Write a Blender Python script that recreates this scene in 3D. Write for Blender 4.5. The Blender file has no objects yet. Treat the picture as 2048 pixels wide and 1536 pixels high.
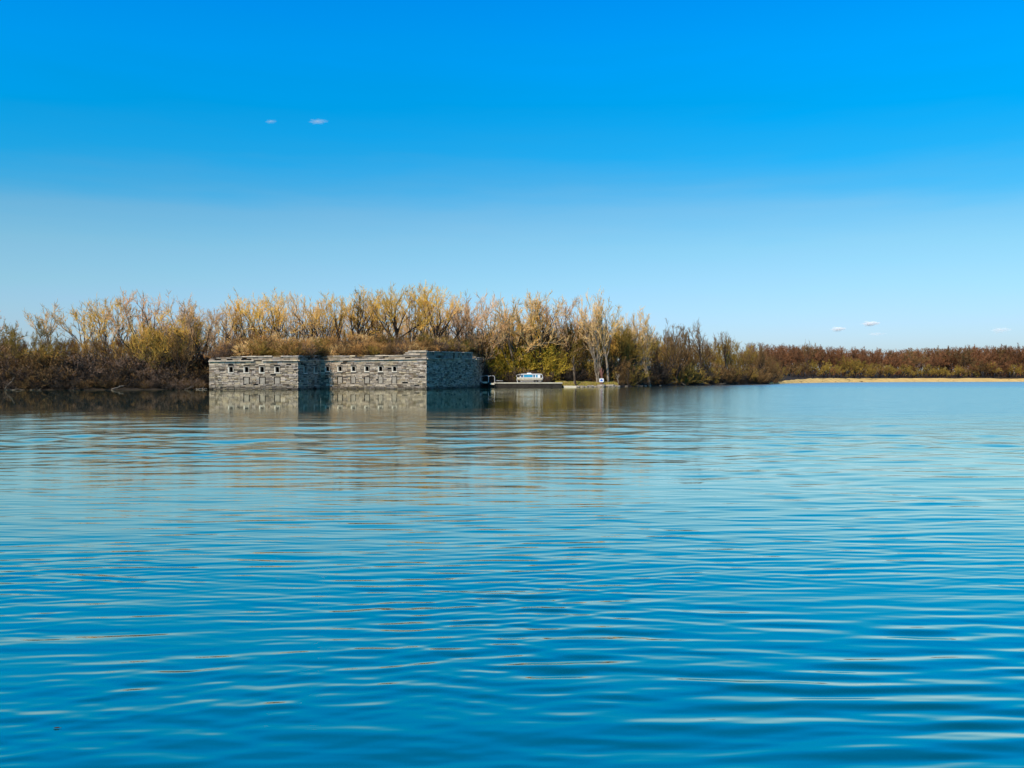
import bpy, math, random
import numpy as np
from mathutils import Vector
R = math.radians
random.seed(7); NP = np.random.default_rng(7)
sc = bpy.context.scene
COL = sc.collection

# ------------------------------------------------------------------ camera
F = 1600.0; HZ = 758.0; EYE = 2.7          # focal in photo pixels, horizon row, eye height above the water
cam = bpy.data.cameras.new('camera'); cam.sensor_width = 36; cam.lens = 36 * F / 2048
cam.clip_start = 0.1; cam.clip_end = 20000
co = bpy.data.objects.new('camera', cam); COL.objects.link(co)
co.location = (0, 0, EYE); co.rotation_euler = (R(90) - math.atan((768 - HZ) / F), 0, 0)
sc.camera = co
# ------------------------------------------------------------------ light
SUN_EL, SUN_AZ = 42.0, 29.0                # sun behind the viewer, to the left
w = bpy.data.worlds.new("World"); sc.world = w; w.use_nodes = True
nt = w.node_tree; bg = nt.nodes['Background']; bg.inputs[1].default_value = 0.1
N = nt.nodes.new; L = nt.links.new
sky = N('ShaderNodeTexSky'); sky.sky_type = 'NISHITA'; sky.sun_disc = False
sky.sun_elevation = R(SUN_EL); sky.sun_rotation = R(180 + SUN_AZ)
tc = N('ShaderNodeTexCoord'); sep = N('ShaderNodeSeparateXYZ'); L(tc.outputs['Generated'], sep.inputs[0])
wob = N('ShaderNodeTexNoise'); wob.inputs['Scale'].default_value = 4.5; wob.inputs['Detail'].default_value = 5
mp = N('ShaderNodeMapping'); mp.inputs['Scale'].default_value = (1, 1, 9); L(tc.outputs['Generated'], mp.inputs[0]); L(mp.outputs[0], wob.inputs['Vector'])
ma = N('ShaderNodeMath'); ma.operation = 'MULTIPLY_ADD'; ma.inputs[1].default_value = 0.044; ma.inputs[2].default_value = -0.022
L(wob.outputs['Fac'], ma.inputs[0])
# the haze layer reaches a little higher up the sky straight ahead than to the sides
def mth(op, a, b=None):
    m_ = N('ShaderNodeMath'); m_.operation = op
    for i_, v_ in enumerate((a, b)):
        if v_ is None: continue
        if isinstance(v_, (int, float)): m_.inputs[i_].default_value = v_
        else: L(v_, m_.inputs[i_])
    return m_.outputs[0]
y2 = mth('MULTIPLY', sep.outputs['Y'], sep.outputs['Y']); x2 = mth('MULTIPLY', mth('MULTIPLY', sep.outputs['X'], sep.outputs['X']), .3); z2 = mth('MULTIPLY', sep.outputs['Z'], sep.outputs['Z'])
hh = mth('DIVIDE', sep.outputs['Z'], mth('SQRT', mth('ADD', mth('ADD', y2, x2), z2)))
ad = N('ShaderNodeMath'); L(hh, ad.inputs[0]); L(ma.outputs[0], ad.inputs[1])
ramp = N('ShaderNodeValToRGB'); L(ad.outputs[0], ramp.inputs[0])
stops = [(0.0, (.95, 1.12, 1.56)), (.07, (.88, 1.14, 1.52)), (.125, (.82, 1.22, 1.40)), (.165, (.76, 1.26, 1.38)), (.20, (.60, 1.24, 1.42)),
         (.232, (.28, 1.19, 1.52)), (.268, (.07, 1.20, 1.68)), (.32, (0, 1.25, 1.86)), (.38, (0, 1.36, 2.25)), (.44, (0, 1.32, 2.45)), (.6, (.0, 1.05, 2.0)), (.8, (.0, .5, 1.3)), (1, (.0, .45, 1.2))]
cr = ramp.color_ramp
while len(cr.elements) < len(stops): cr.elements.new(.5)
for e, (p, c) in zip(cr.elements, stops):
    e.position = p
for e, (p, c) in zip(cr.elements, stops): e.color = (c[0] / 2.5, c[1] / 2.5, c[2] / 2.5, 1)
mul = N('ShaderNodeVectorMath'); mul.operation = 'MULTIPLY'; L(sky.outputs[0], mul.inputs[0]); L(ramp.outputs[0], mul.inputs[1])
sca = N('ShaderNodeVectorMath'); sca.operation = 'SCALE'; sca.inputs['Scale'].default_value = 2.5; L(mul.outputs[0], sca.inputs[0])
L(sca.outputs[0], bg.inputs[0])
sl = bpy.data.lights.new('sun', 'SUN'); sl.energy = 5.0; sl.angle = R(.5); sl.color = (1, .86, .66)
so = bpy.data.objects.new('sun', sl); COL.objects.link(so)
sdir = Vector((-math.sin(R(SUN_AZ)) * math.cos(R(SUN_EL)), -math.cos(R(SUN_AZ)) * math.cos(R(SUN_EL)), math.sin(R(SUN_EL))))
so.rotation_euler = sdir.to_track_quat('Z', 'Y').to_euler(); so.location = (0, 0, 60)
sc.view_settings.view_transform = 'Standard'; sc.view_settings.look = 'None'
sc.view_settings.exposure = 0; sc.view_settings.gamma = 1; sc.view_settings.use_curve_mapping = False
sc.cycles.max_bounces = 8; sc.cycles.transparent_max_bounces = 6; sc.cycles.volume_bounces = 8
sc.cycles.caustics_reflective = False; sc.cycles.caustics_refractive = False
sc.cycles.volume_step_rate = 1.0

# ------------------------------------------------------------------ helpers
def mat(name, col, rough=.8, var=.25, scale=2.0, attr=False, rnd=0.0, spec=.3, col2=None, metal=0.0):
    m = bpy.data.materials.new(name); m.use_nodes = True
    n = m.node_tree; b = n.nodes['Principled BSDF']; b.inputs['Roughness'].default_value = rough
    b.inputs['Specular IOR Level'].default_value = spec; b.inputs['Metallic'].default_value = metal
    t = n.nodes.new('ShaderNodeTexNoise'); t.inputs['Scale'].default_value = scale; t.inputs['Detail'].default_value = 6
    c = n.nodes.new('ShaderNodeTexCoord')
    g = n.nodes.new('ShaderNodeNewGeometry')
    n.links.new(g.outputs['Position'], t.inputs['Vector'])
    r = n.nodes.new('ShaderNodeMapRange'); r.inputs[1].default_value = .3; r.inputs[2].default_value = .7
    n.links.new(t.outputs['Fac'], r.inputs[0])
    mx = n.nodes.new('ShaderNodeMix'); mx.data_type = 'RGBA'
    c2 = col2 or tuple(v * (1 - var) for v in col); c1 = tuple(min(1, v * (1 + var)) for v in col) if col2 is None else col
    mx.inputs[6].default_value = (*c2, 1); mx.inputs[7].default_value = (*c1, 1)
    n.links.new(r.outputs[0], mx.inputs[0]); out = mx.outputs[2]
    if attr:
        a = n.nodes.new('ShaderNodeVertexColor'); a.layer_name = 'tone'
        m2 = n.nodes.new('ShaderNodeMix'); m2.data_type = 'RGBA'; m2.blend_type = 'MULTIPLY'; m2.inputs[0].default_value = 1
        n.links.new(out, m2.inputs[6]); n.links.new(a.outputs['Color'], m2.inputs[7]); out = m2.outputs[2]
    if rnd:
        oi = n.nodes.new('ShaderNodeObjectInfo'); hs = n.nodes.new('ShaderNodeHueSaturation')
        q = n.nodes.new('ShaderNodeMapRange'); q.inputs[3].default_value = 1 - rnd; q.inputs[4].default_value = 1 + rnd
        n.links.new(oi.outputs['Random'], q.inputs[0]); n.links.new(q.outputs[0], hs.inputs['Value'])
        n.links.new(out, hs.inputs['Color']); out = hs.outputs[0]
    n.links.new(out, b.inputs['Base Color'])
    return m

class MB:
    """collects simple shapes; build() links them as one mesh object"""
    def __init__(s): s.v = []; s.f = []; s.t = []
    def quad(s, pts, tone=None):
        i = len(s.v); s.v += [tuple(p) for p in pts]; s.f.append(tuple(range(i, i + len(pts)))); s.t.append(tone)
    def hexa(s, p, tone=None):
        i = len(s.v); s.v += [tuple(q) for q in p]
        for f in ((0, 3, 2, 1), (4, 5, 6, 7), (0, 1, 5, 4), (1, 2, 6, 5), (2, 3, 7, 6), (3, 0, 4, 7)):
            s.f.append(tuple(i + k for k in f)); s.t.append(tone)
    def box(s, x0, x1, y0, y1, z0, z1, tone=None):
        s.hexa([(x0, y0, z0), (x1, y0, z0), (x1, y1, z0), (x0, y1, z0), (x0, y0, z1), (x1, y0, z1), (x1, y1, z1), (x0, y1, z1)], tone)
    def tube(s, pts, rad, n=6, cap=True):
        P = np.array(pts, float); r = np.array(rad, float) if np.ndim(rad) else np.full(len(P), float(rad))
        T = np.gradient(P, axis=0); T /= np.linalg.norm(T, axis=1)[:, None] + 1e-9
        a = np.array((0, 0, 1.)) if abs(T[0][2]) < .8 else np.array((1., 0, 0))
        U = np.cross(T, a); U /= np.linalg.norm(U, axis=1)[:, None] + 1e-9; V = np.cross(T, U)
        th = np.arange(n) * 2 * math.pi / n
        ring = P[:, None] + r[:, None, None] * (np.cos(th)[None, :, None] * U[:, None] + np.sin(th)[None, :, None] * V[:, None])
        i = len(s.v); s.v += [tuple(q) for q in ring.reshape(-1, 3)]
        for k in range(len(P) - 1):
            for j in range(n):
                a0 = i + k * n + j; a1 = i + k * n + (j + 1) % n
                s.f.append((a0, a1, a1 + n, a0 + n)); s.t.append(None)
        if cap:
            s.f.append(tuple(i + j for j in range(n - 1, -1, -1))); s.t.append(None)
            s.f.append(tuple(i + (len(P) - 1) * n + j for j in range(n))); s.t.append(None)
    def mesh(s, name, m=None, smooth=False):
        me = bpy.data.meshes.new(name); me.from_pydata(s.v, [], s.f)
        if any(t is not None for t in s.t):
            ca = me.color_attributes.new('tone', 'FLOAT_COLOR', 'CORNER'); buf = []
            for f, t in zip(s.f, s.t): buf += list((*(t or (1, 1, 1)), 1)) * len(f)
            ca.data.foreach_set('color', buf)
        if smooth: me.shade_smooth()
        if m: me.materials.append(m)
        me.update(); return me
    def build(s, name, m, parent=None, smooth=False):
        o = bpy.data.objects.new(name, s.mesh(name, m, smooth)); COL.objects.link(o); o.parent = parent; return o

def tag(o, label=None, cat=None, group=None, kind=None):
    if label: o['label'] = label
    if cat: o['category'] = cat
    if group: o['group'] = group
    if kind: o['kind'] = kind
    return o
def empty(name, loc=(0, 0, 0), rz=0):
    o = bpy.data.objects.new(name, None); COL.objects.link(o); o.location = loc; o.rotation_euler = (0, 0, rz); o.empty_display_size = .5; return o
def fast_mesh(name, V, faces_flat, sizes, m, smooth=False):
    me = bpy.data.meshes.new(name); V = np.asarray(V, np.float32); ff = np.asarray(faces_flat, np.int32); sz = np.asarray(sizes, np.int32)
    me.vertices.add(len(V)); me.vertices.foreach_set('co', V.ravel())
    me.loops.add(len(ff)); me.loops.foreach_set('vertex_index', ff)
    me.polygons.add(len(sz)); st = np.zeros(len(sz), np.int32); st[1:] = np.cumsum(sz)[:-1]
    me.polygons.foreach_set('loop_start', st); me.update(calc_edges=True)
    if smooth: me.polygons.foreach_set('use_smooth', np.ones(len(sz), bool))
    if m: me.materials.append(m)
    return me
def grid_mesh(name, X, Y, Z, m, smooth=True):
    r, c = X.shape; V = np.stack([X, Y, Z], -1).reshape(-1, 3); I = np.arange(r * c).reshape(r, c)
    q = np.stack([I[:-1, :-1], I[:-1, 1:], I[1:, 1:], I[1:, :-1]], -1).reshape(-1, 4)
    me = fast_mesh(name, V, q.ravel(), np.full(len(q), 4), m, smooth)
    o = bpy.data.objects.new(name, me); COL.objects.link(o); return o
def at(px, Y): return (px - 1024) / F * Y
def hz(y, Y): return (HZ - y) / F * Y + EYE
def vnoise(x, y, s, seed=0):
    """smooth value noise on numpy arrays, about -1..1"""
    x = np.asarray(x, float) / s; y = np.asarray(y, float) / s
    xi = np.floor(x); yi = np.floor(y); fx = x - xi; fy = y - yi
    fx = fx * fx * (3 - 2 * fx); fy = fy * fy * (3 - 2 * fy)
    h = lambda a, b: (np.sin(a * 127.1 + b * 311.7 + seed * 74.7) * 43758.5453) % 1.0
    return 2 * ((h(xi, yi) * (1 - fx) + h(xi + 1, yi) * fx) * (1 - fy) + (h(xi, yi + 1) * (1 - fx) + h(xi + 1, yi + 1) * fx) * fy) - 1

# ------------------------------------------------------------------ ground
SH_A = [-2500, -300, 0, 200, 410, 430, 600, 840, 940, 965, 1000, 1125, 1160, 1235, 1300, 1440, 1525, 1548, 1600, 1700, 1850, 2048, 2400, 4500]
SH_D = [190, 188, 196, 200, 206, 236, 236, 240, 246, 255, 259, 259, 262, 264, 300, 345, 395, 432, 520, 650, 730, 785, 820, 900]
def shore(x, y):
    p = 1024 + F * np.asarray(x) / np.maximum(np.asarray(y), 1.0)
    return np.interp(p, SH_A, SH_D), p
def ground_z(x, y):
    ds, p = shore(x, y); d = y - ds + 1.2 * vnoise(x, y, 7) + .5 * vnoise(x, y, 2.3)
    far = np.clip((p - 1535) / 60, 0, 1)
    near = np.where(d < 0, d * .25, np.minimum(d * .28, 1.1) + np.clip((d - 3) / 45, 0, 1) * 3.0 + np.clip((d - 60) / 200, 0, 1) * 3)
    beach = np.where(d < 0, d * .2, np.minimum(d * .1, 3.1) + np.clip((d - 35) / 400, 0, 1) * 9)
    z = near * (1 - far) + beach * far
    z = z + .12 * vnoise(x, y, 3.1, 2) * (z > .3) + .35 * vnoise(x, y, 14, 3) * (z > .8)
    return z
def gz(x, y): return float(ground_z(np.array([float(x)]), np.array([float(y)]))[0])
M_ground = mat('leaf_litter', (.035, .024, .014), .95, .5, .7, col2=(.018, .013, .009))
M_sand = mat('beach_sand', (.66, .44, .15), .95, .2, .15)
aa = np.linspace(-1.4, 1.4, 420); rr = np.concatenate([np.linspace(175, 480, 240), np.geomspace(484, 2600, 160)])
A, D = np.meshgrid(aa, rr); X = A * D
Z = np.maximum(ground_z(X, D), -2.5)
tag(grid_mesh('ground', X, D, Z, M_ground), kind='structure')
# beach: its own sheet of sand over the ground
t = np.linspace(1538, 2700, 340); dd = np.linspace(-3, 34, 46)
Tt, Dd = np.meshgrid(t, dd); Ds = np.interp(Tt, SH_A, SH_D)
lim = np.clip((Tt - 1538) / 90, .12, 1); Yb = Ds + Dd * lim; Xb = (Tt - 1024) / F * Yb
Zb = ground_z(Xb, Yb) + .16 + .2 * (Dd > 30) * 0
tag(grid_mesh('beach', Xb, Yb, Zb, M_sand), kind='structure')

# ------------------------------------------------------------------ water
def water_mat():
    m = bpy.data.materials.new('lake_water'); m.use_nodes = True; n = m.node_tree; b = n.nodes['Principled BSDF']
    nn = n.nodes.new; l = n.links.new
    n.nodes.remove(b)
    body = nn('ShaderNodeBsdfDiffuse'); body.inputs['Color'].default_value = (.0, .09, .10, 1)
    gl = nn('ShaderNodeBsdfGlossy'); gl.inputs['Color'].default_value = (1, 1, .86, 1); fr = nn('ShaderNodeFresnel'); fr.inputs['IOR'].default_value = 1.33
    pw = nn('ShaderNodeMath'); pw.operation = 'POWER'; pw.inputs[1].default_value = .31; l(fr.outputs[0], pw.inputs[0])
    mxs = nn('ShaderNodeMixShader'); l(pw.outputs[0], mxs.inputs[0]); l(body.outputs[0], mxs.inputs[1]); l(gl.outputs[0], mxs.inputs[2])
    l(mxs.outputs[0], n.nodes['Material Output'].inputs['Surface'])
    g = nn('ShaderNodeNewGeometry'); mp = nn('ShaderNodeMapping'); mp.inputs['Scale'].default_value = (.16, 1, 1); mp.inputs['Rotation'].default_value = (0, 0, R(5)); l(g.outputs['Position'], mp.inputs[0])
    a = nn('ShaderNodeAttribute'); a.attribute_name = 'chop'
    t1 = nn('ShaderNodeTexNoise'); t1.inputs['Scale'].default_value = .8; t1.inputs['Detail'].default_value = 3; l(mp.outputs[0], t1.inputs['Vector'])
    t2 = nn('ShaderNodeTexNoise'); t2.inputs['Scale'].default_value = 3.0; t2.inputs['Detail'].default_value = 2; l(mp.outputs[0], t2.inputs['Vector'])
    s = nn('ShaderNodeSeparateColor'); l(a.outputs['Color'], s.inputs[0])
    b1 = nn('ShaderNodeBump'); b1.inputs['Distance'].default_value = .2; l(t1.outputs['Fac'], b1.inputs['Height']); l(s.outputs[0], b1.inputs['Strength'])
    b2 = nn('ShaderNodeBump'); b2.inputs['Distance'].default_value = .012; l(t2.outputs['Fac'], b2.inputs['Height']); l(s.outputs[2], b2.inputs['Strength']); l(b1.outputs[0], b2.inputs['Normal'])
    l(b2.outputs[0], gl.inputs['Normal']); l(b2.outputs[0], fr.inputs['Normal'])
    l(s.outputs[1], gl.inputs['Roughness'])
    return m
ypx = np.concatenate([np.linspace(1400, 4.0, 1150)])
rows = F * EYE / ypx; rows = np.concatenate([[-300, -60, -10, 1.5], rows, [1500, 3000]])
cols = np.concatenate([[-6, -3, -1.6, -1.1], np.linspace(-.82, .82, 540), [1.1, 1.6, 3, 6]])
A, Yw = np.meshgrid(cols, rows); Xw = A * np.maximum(Yw, 12) * np.where(Yw < 0, 4, 1)
Xw[:, 4:-4] = A[:, 4:-4] * np.maximum(Yw[:, 4:-4], 2.6)
dY = np.abs(np.gradient(rows))[:, None]
P = 1024 + F * Xw / np.maximum(Yw, 1)
lee = np.clip((Yw - 52) / 22, 0, 1) * np.clip((1290 - P) / 330, 0, 1)         # sheltered water in front of the fort
lee *= np.clip(1.15 + 1.7 * vnoise(Xw * .2, Yw, 9, 5), 0, 1) * .45 + .55
H = np.zeros_like(Xw)
rng = np.random.default_rng(11)
wx = Xw + 1.0 * vnoise(Xw, Yw, 5, 9); wy = Yw + .12 * vnoise(Xw * .35, Yw, 1.9, 8) + .3 * vnoise(Xw * .4, Yw, 6, 4)
for lam0, cnt, srms, spread, far_ in ((.16, 16, .012, 14, 1), (.23, 22, .024, 10, 1), (.34, 24, .026, 9, .8), (.5, 24, .018, 10, .7), (.75, 20, .010, 16, 2.0), (1.2, 22, .006, 34, 4.0), (2.0, 22, .0032, 50, 4.6), (3.6, 18, .0020, 55, 5), (6.5, 12, .0014, 50, 5)):
    fade = np.clip((lam0 / dY - 2.6) / 2.4, 0, 1); k = (fade[:, 0] > 0)
    if not k.any(): continue
    env = (1 + (far_ - 1) * np.clip((Yw - 11) / 18, 0, 1)) * np.clip(1 + .8 * vnoise(Xw * .5, Yw, lam0 * 6, cnt + lam0 * 3) + .5 * vnoise(Xw, Yw, 9 + lam0, 3), .15, 2.0)
    h = np.zeros_like(Xw)
    for _ in range(cnt):
        lam = lam0 * rng.uniform(.75, 1.3); th = R(90 + rng.normal(3, spread)); kk = 2 * math.pi / lam
        h[k] += (srms * math.sqrt(2 / cnt) / kk) * np.sin(kk * (wx[k] * math.cos(th) + wy[k] * math.sin(th)) + rng.uniform(0, 6.28))
    H += h * fade * env
H *= (1 - .92 * lee) * np.interp(Yw, [0, 6, 9, 13, 24, 34, 400], [1.95, 1.95, 1.6, .95, .85, 1.55, 1.6])
H[:4] = 0; H[-2:] = 0; H[:, :4] = 0; H[:, -4:] = 0
wo = grid_mesh('lake_water', Xw, Yw, H, water_mat()); tag(wo, kind='structure')
ca = wo.data.color_attributes.new('chop', 'FLOAT_COLOR', 'POINT')
farw = np.clip((Yw - 10) / 25, 0, 1)
right = np.clip((P - 1280) / 320, 0, 1) * np.clip((Yw - 25) / 40, 0, 1)
chop = farw * (1 - .97 * lee) * (.30 + .5 * right)
rough = .03 + .05 * farw + .13 * right + .16 * np.clip((Yw - 230) / 150, 0, 1) * right
rough = rough * (1 - .8 * lee)
C = np.stack([chop, rough, (1 - .95 * lee) * np.ones_like(chop), np.ones_like(chop)], -1).astype(np.float32)
ca.data.foreach_set('color', C.ravel())

# ------------------------------------------------------------------ the stone fort
M_stone = mat('limestone', (.52, .435, .34), .9, .2, 1.3, attr=True, spec=.05, col2=(.31, .255, .20))
M_core = mat('wall_core', (.045, .04, .035), .95, .3, 2)
M_recess_shade = mat('dark_chamber', (.012, .011, .01), 1, .3, 2)  # near-black colour stands in for the shade inside the wall openings
M_dress = mat('dressed_stone', (.62, .55, .45), .85, .1, 2, spec=.1)
M_infill = mat('infill_stone', (.32, .275, .22), .9, .25, 1.5, spec=.1)
M_turf = mat('dry_turf', (.22, .14, .05), .95, .3, .6, col2=(.13, .09, .035))
fort = empty('stone_fort', (-50, 212, 0)); tag(fort, 'ruined grey limestone fort rising straight from the lake, with embrasures and brush on top', 'fort')
OFF = Vector(fort.location)
indiv = []        # (area, mesh builder, wall)
def make_wall(Pp, Q, z0a, z0b, par_a, par_b, openings, raised=None, ruin=None, name='wall', lit=True):
    Pp = Vector((*Pp, 0)) - OFF; Q = Vector((*Q, 0)) - OFF; d = (Q - Pp); Lw = d.length; d.normalize(); n = Vector((d.y, -d.x, 0))
    def W(u, o, z): return Pp + d * u + n * o + Vector((0, 0, z))
    zc = lambda u: z0a + (z0b - z0a) * u / Lw
    rr_ = random.Random(int(Lw * 100))
    core = MB(); us = sorted({0.0, Lw, *[v for o in openings for v in (o[0] - o[2] / 2, o[0] + o[2] / 2)]})
    zs = sorted({-2.0, *[v for o in openings for v in (o[1], o[1] + o[3])]}) + [None]
    def inside(u, z): return any(o[0] - o[2] / 2 < u < o[0] + o[2] / 2 and o[1] < z < o[1] + o[3] for o in openings)
    for i in range(len(us) - 1):
        for j in range(len(zs) - 1):
            a, b_ = us[i], us[i + 1]; lo = zs[j]; ha = zs[j + 1] if zs[j + 1] is not None else zc(a); hb = zs[j + 1] if zs[j + 1] is not None else zc(b_)
            if inside((a + b_) / 2, lo + .01): continue
            core.quad([W(a, -.3, lo), W(b_, -.3, lo), W(b_, -.3, hb), W(a, -.3, ha)])
    T = 2.2
    core.quad([W(Lw, -T, -2), W(0, -T, -2), W(0, -T, zc(0)), W(Lw, -T, zc(Lw))])
    core.quad([W(0, -.3, zc(0)), W(Lw, -.3, zc(Lw)), W(Lw, -T, zc(Lw)), W(0, -T, zc(0))])
    core.quad([W(0, -T, -2), W(0, -.3, -2), W(0, -.3, zc(0)), W(0, -T, zc(0))]); core.quad([W(Lw, -.3, -2), W(Lw, -T, -2), W(Lw, -T, zc(Lw)), W(Lw, -.3, zc(Lw))])
    wall = core.build(name, M_core, fort)
    rest = MB()
    def stone(u0, u1, za, zb, za2, zb2, pro, tone, back=-.34, js=.03):
        mb = MB(); j = lambda: rr_.uniform(-js, js)
        pts = []
        for zl, zr in ((za, za2), (zb, zb2)):
            pts += [W(u0 + j(), pro + j(), zl + j() * .7), W(u1 + j(), pro + j(), zr + j() * .7), W(u1, back, zr), W(u0, back, zl)]
        mb.hexa(pts, tone); area = (u1 - u0) * (zb - za)
        indiv.append([area, mb, wall, rest])
    def tone():
        v = rr_.choice([.5, .82, .95, 1.0, 1.06, 1.12, 1.2]) * rr_.uniform(.9, 1.1)
        t = rr_.random()
        if t < .12: return (v * 1.02, v * .97, v * .82)
        if t < .3: return (v * .92, v * .92, v * .98)
        if t < .36: return (v * .62, v * .55, v * .5)
        return (v, v * .98, v * .95)
    def course(zlo, zhi, pro0, lmin, lmax, ua=0.0, ub=None, missing=.03, stain=1.0, back=-.34):
        ub = Lw if ub is None else ub
        spans = [(ua, ub)]
        for o in openings:
            if o[1] < zhi - .04 and o[1] + o[3] > zlo + .04:
                a, b_ = o[0] - o[2] / 2, o[0] + o[2] / 2; ns = []
                for s0, s1 in spans:
                    if b_ <= s0 or a >= s1: ns.append((s0, s1)); continue
                    if a > s0 + .05: ns.append((s0, a))
                    if b_ < s1 - .05: ns.append((b_, s1))
                spans = ns
        for s0, s1 in spans:
            u = s0
            while u < s1 - .01:
                ln = rr_.uniform(lmin, lmax); e = min(u + ln, s1)
                if s1 - e < .35: e = s1
                if rr_.random() > missing:
                    t_ = tone(); k = stain * (1 if (zlo > .55) else .7 if zlo > .2 else .4)
                    st = vnoise(np.array([u * 1.0]), np.array([zlo * 2.2]), 4.0, 21 + int(Lw))[0]
                    if st > .5: k *= .72
                    g_ = rr_.uniform(.03, .10); vz = rr_.uniform(.04, .12)
                    wob_ = .05 * math.sin(u * .8 + zlo * 3)
                    stone(u + g_ * .5, e - g_ * .5, zlo + wob_ + vz, zhi + wob_, zlo + wob_ + vz, zhi + wob_, pro0 + rr_.uniform(-.14, .10), tuple(c * k for c in t_), back)
                u = e
    z = -.7; zmin = min(z0a, z0b)
    while z < zmin - .55:
        h_ = rr_.uniform(.28, .46); course(z, z + h_, 0, .5, 1.7); z += h_
    # last course reaches the sloping cornice line
    ncol = max(1, int(Lw / 1.3)); 
    for i in range(ncol):
        a, b_ = Lw * i / ncol, Lw * (i + 1) / ncol
        stone(a + .02, b_ - .02, z + .04, zc(a) - .02, z + .04, zc(b_) - .02, rr_.uniform(-.05, .03), tone())
    # cornice, parapet, coping
    def run(fa, th, pro, lmin, lmax, ua, ub, miss, k=1.0, back=-1.2, jitter=.03):
        u = ua
        while u < ub - .01:
            e = min(u + rr_.uniform(lmin, lmax), ub)
            if ub - e < .4: e = ub
            m_ = miss(u) if callable(miss) else miss
            if rr_.random() > m_:
                zz0, zz1 = fa(u), fa(e); t_ = tuple(c * k for c in tone())
                dj = rr_.uniform(-jitter, jitter)
                mbb = MB(); p_ = pro + rr_.uniform(-.05, .05)
                pts = []
                for dz in (0, th):
                    pts += [W(u + .015, p_, zz0 + dz + (dj if dz else 0)), W(e - .015, p_, zz1 + dz + (dj if dz else 0)), W(e - .015, back, zz1 + dz), W(u + .015, back, zz0 + dz)]
                mbb.hexa(pts, t_); indiv.append([(e - u) * th * 3.0, mbb, wall, rest])
            u = e
    run(zc, .26, .42, 1.0, 2.2, 0, Lw, .02, 1.2)
    rz_ = ruin or (lambda u: 0)
    pa = lambda u: (par_a + (par_b - par_a) * u / Lw)
    nc = 2; 
    for q in range(nc):
        run(lambda u, q=q: zc(u) + .28 + q * (pa(u) - .5) / nc, (pa(0) - .5) / nc - .03, -.02, .7, 1.8, 0, Lw, lambda u: .05 + rz_(u) * .6, .7)
    run(lambda u: zc(u) + pa(u) - .22, .24, .2, 1.2, 3.0, 0, Lw, lambda u: .04 + rz_(u), 1.2, jitter=.06)
    # parapet backing
    bk = MB(); 
    bk.hexa([W(0, -.5, zc(0)), W(Lw, -.5, zc(Lw)), W(Lw, -1.15, zc(Lw)), W(0, -1.15, zc(0)), W(0, -.5, zc(0) + pa(0) * (.6 if ruin else 1) - .3), W(Lw, -.5, zc(Lw) + pa(Lw) - .3), W(Lw, -1.15, zc(Lw) + pa(Lw) - .3), W(0, -1.15, zc(0) + pa(0) * (.6 if ruin else 1) - .3)])
    bk.build('parapet_core', M_core, wall)
    if raised:
        ua, hgt = raised
        for q in range(3):
            run(lambda u, q=q: zc(u) + pa(u) + .03 + q * (hgt / 3), hgt / 3 - (.07 if q < 2 else .0), (.0, -.06, .18)[q], .8, 2.2, ua + (0, .4, 1.2)[q], Lw, .05, (1.1, .85, 1.25)[q])
    # openings
    for (uo, zo, wo_, ho, kind) in openings:
        a, b_ = uo - wo_ / 2, uo + wo_ / 2
        if kind == 'loop':
            sr2 = MB()
            em = MB(); I = W
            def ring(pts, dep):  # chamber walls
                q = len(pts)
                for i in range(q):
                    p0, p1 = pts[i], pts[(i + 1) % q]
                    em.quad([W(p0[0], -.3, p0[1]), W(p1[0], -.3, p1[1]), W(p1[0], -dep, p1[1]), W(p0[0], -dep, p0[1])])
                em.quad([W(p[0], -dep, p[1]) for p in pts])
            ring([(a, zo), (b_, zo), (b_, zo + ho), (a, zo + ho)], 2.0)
            e = em.build('embrasure', M_recess_shade, wall)
            sr = MB(); s = .24; pr = .09
            rr2 = rr_.uniform(-.03, .03)
            def bx(u0, u1, z0_, z1_, p=pr): sr.hexa([W(u0, p, z0_), W(u1, p, z0_), W(u1, -.6, z0_), W(u0, -.6, z0_), W(u0, p, z1_), W(u1, p, z1_), W(u1, -.6, z1_), W(u0, -.6, z1_)])
            bx(a, b_, zo, zo + .3, .12)
            bx(a, a + s * 1.25, zo + .3, zo + ho - .16)
            sr, srk = sr2, sr; bx(b_ - s, b_, zo + .3, zo + ho - .16, pr + rr2)
            # two chamfer stones give the round head
            for sx, x0 in ((1, a + s), (-1, b_ - s)):
                pts = [(x0, zo + ho - .55), (x0 + sx * .34, zo + ho - .16), (x0, zo + ho - .16)]
                sr.quad([W(p[0], .02, p[1]) for p in (pts if sx > 0 else pts[::-1])])
            bx(a, b_, zo + ho - .16, zo + ho, .22)
            sr.build('lintel', M_infill, wall); srk.build('surround', M_dress, wall)
        else:
            # bricked-up slot: an infill block with dark recessed joints either side
            sr = MB(); g_ = .2
            sr.hexa([W(a + g_, -.03, zo + .1), W(b_ - g_, -.03, zo + .1), W(b_ - g_, -.3, zo + .1), W(a + g_, -.3, zo + .1),
                     W(a + g_, -.03, zo + ho - .02), W(b_ - g_, -.03, zo + ho - .02), W(b_ - g_, -.3, zo + ho - .02), W(a + g_, -.3, zo + ho - .02)])
            for q in range(2):
                sr.hexa([W(a + g_ + .1, .0, zo + .25 + q * .75), W(b_ - g_ - .12, .0, zo + .25 + q * .75), W(b_ - g_ - .12, -.1, zo + .25 + q * .75), W(a + g_ + .1, -.1, zo + .25 + q * .75),
                         W(a + g_ + .1, .0, zo + .85 + q * .75), W(b_ - g_ - .12, .0, zo + .85 + q * .75), W(b_ - g_ - .12, -.1, zo + .85 + q * .75), W(a + g_ + .1, -.1, zo + .85 + q * .75)])
            sr.build('blocked_opening', M_infill, wall)
            em = MB()
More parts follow.
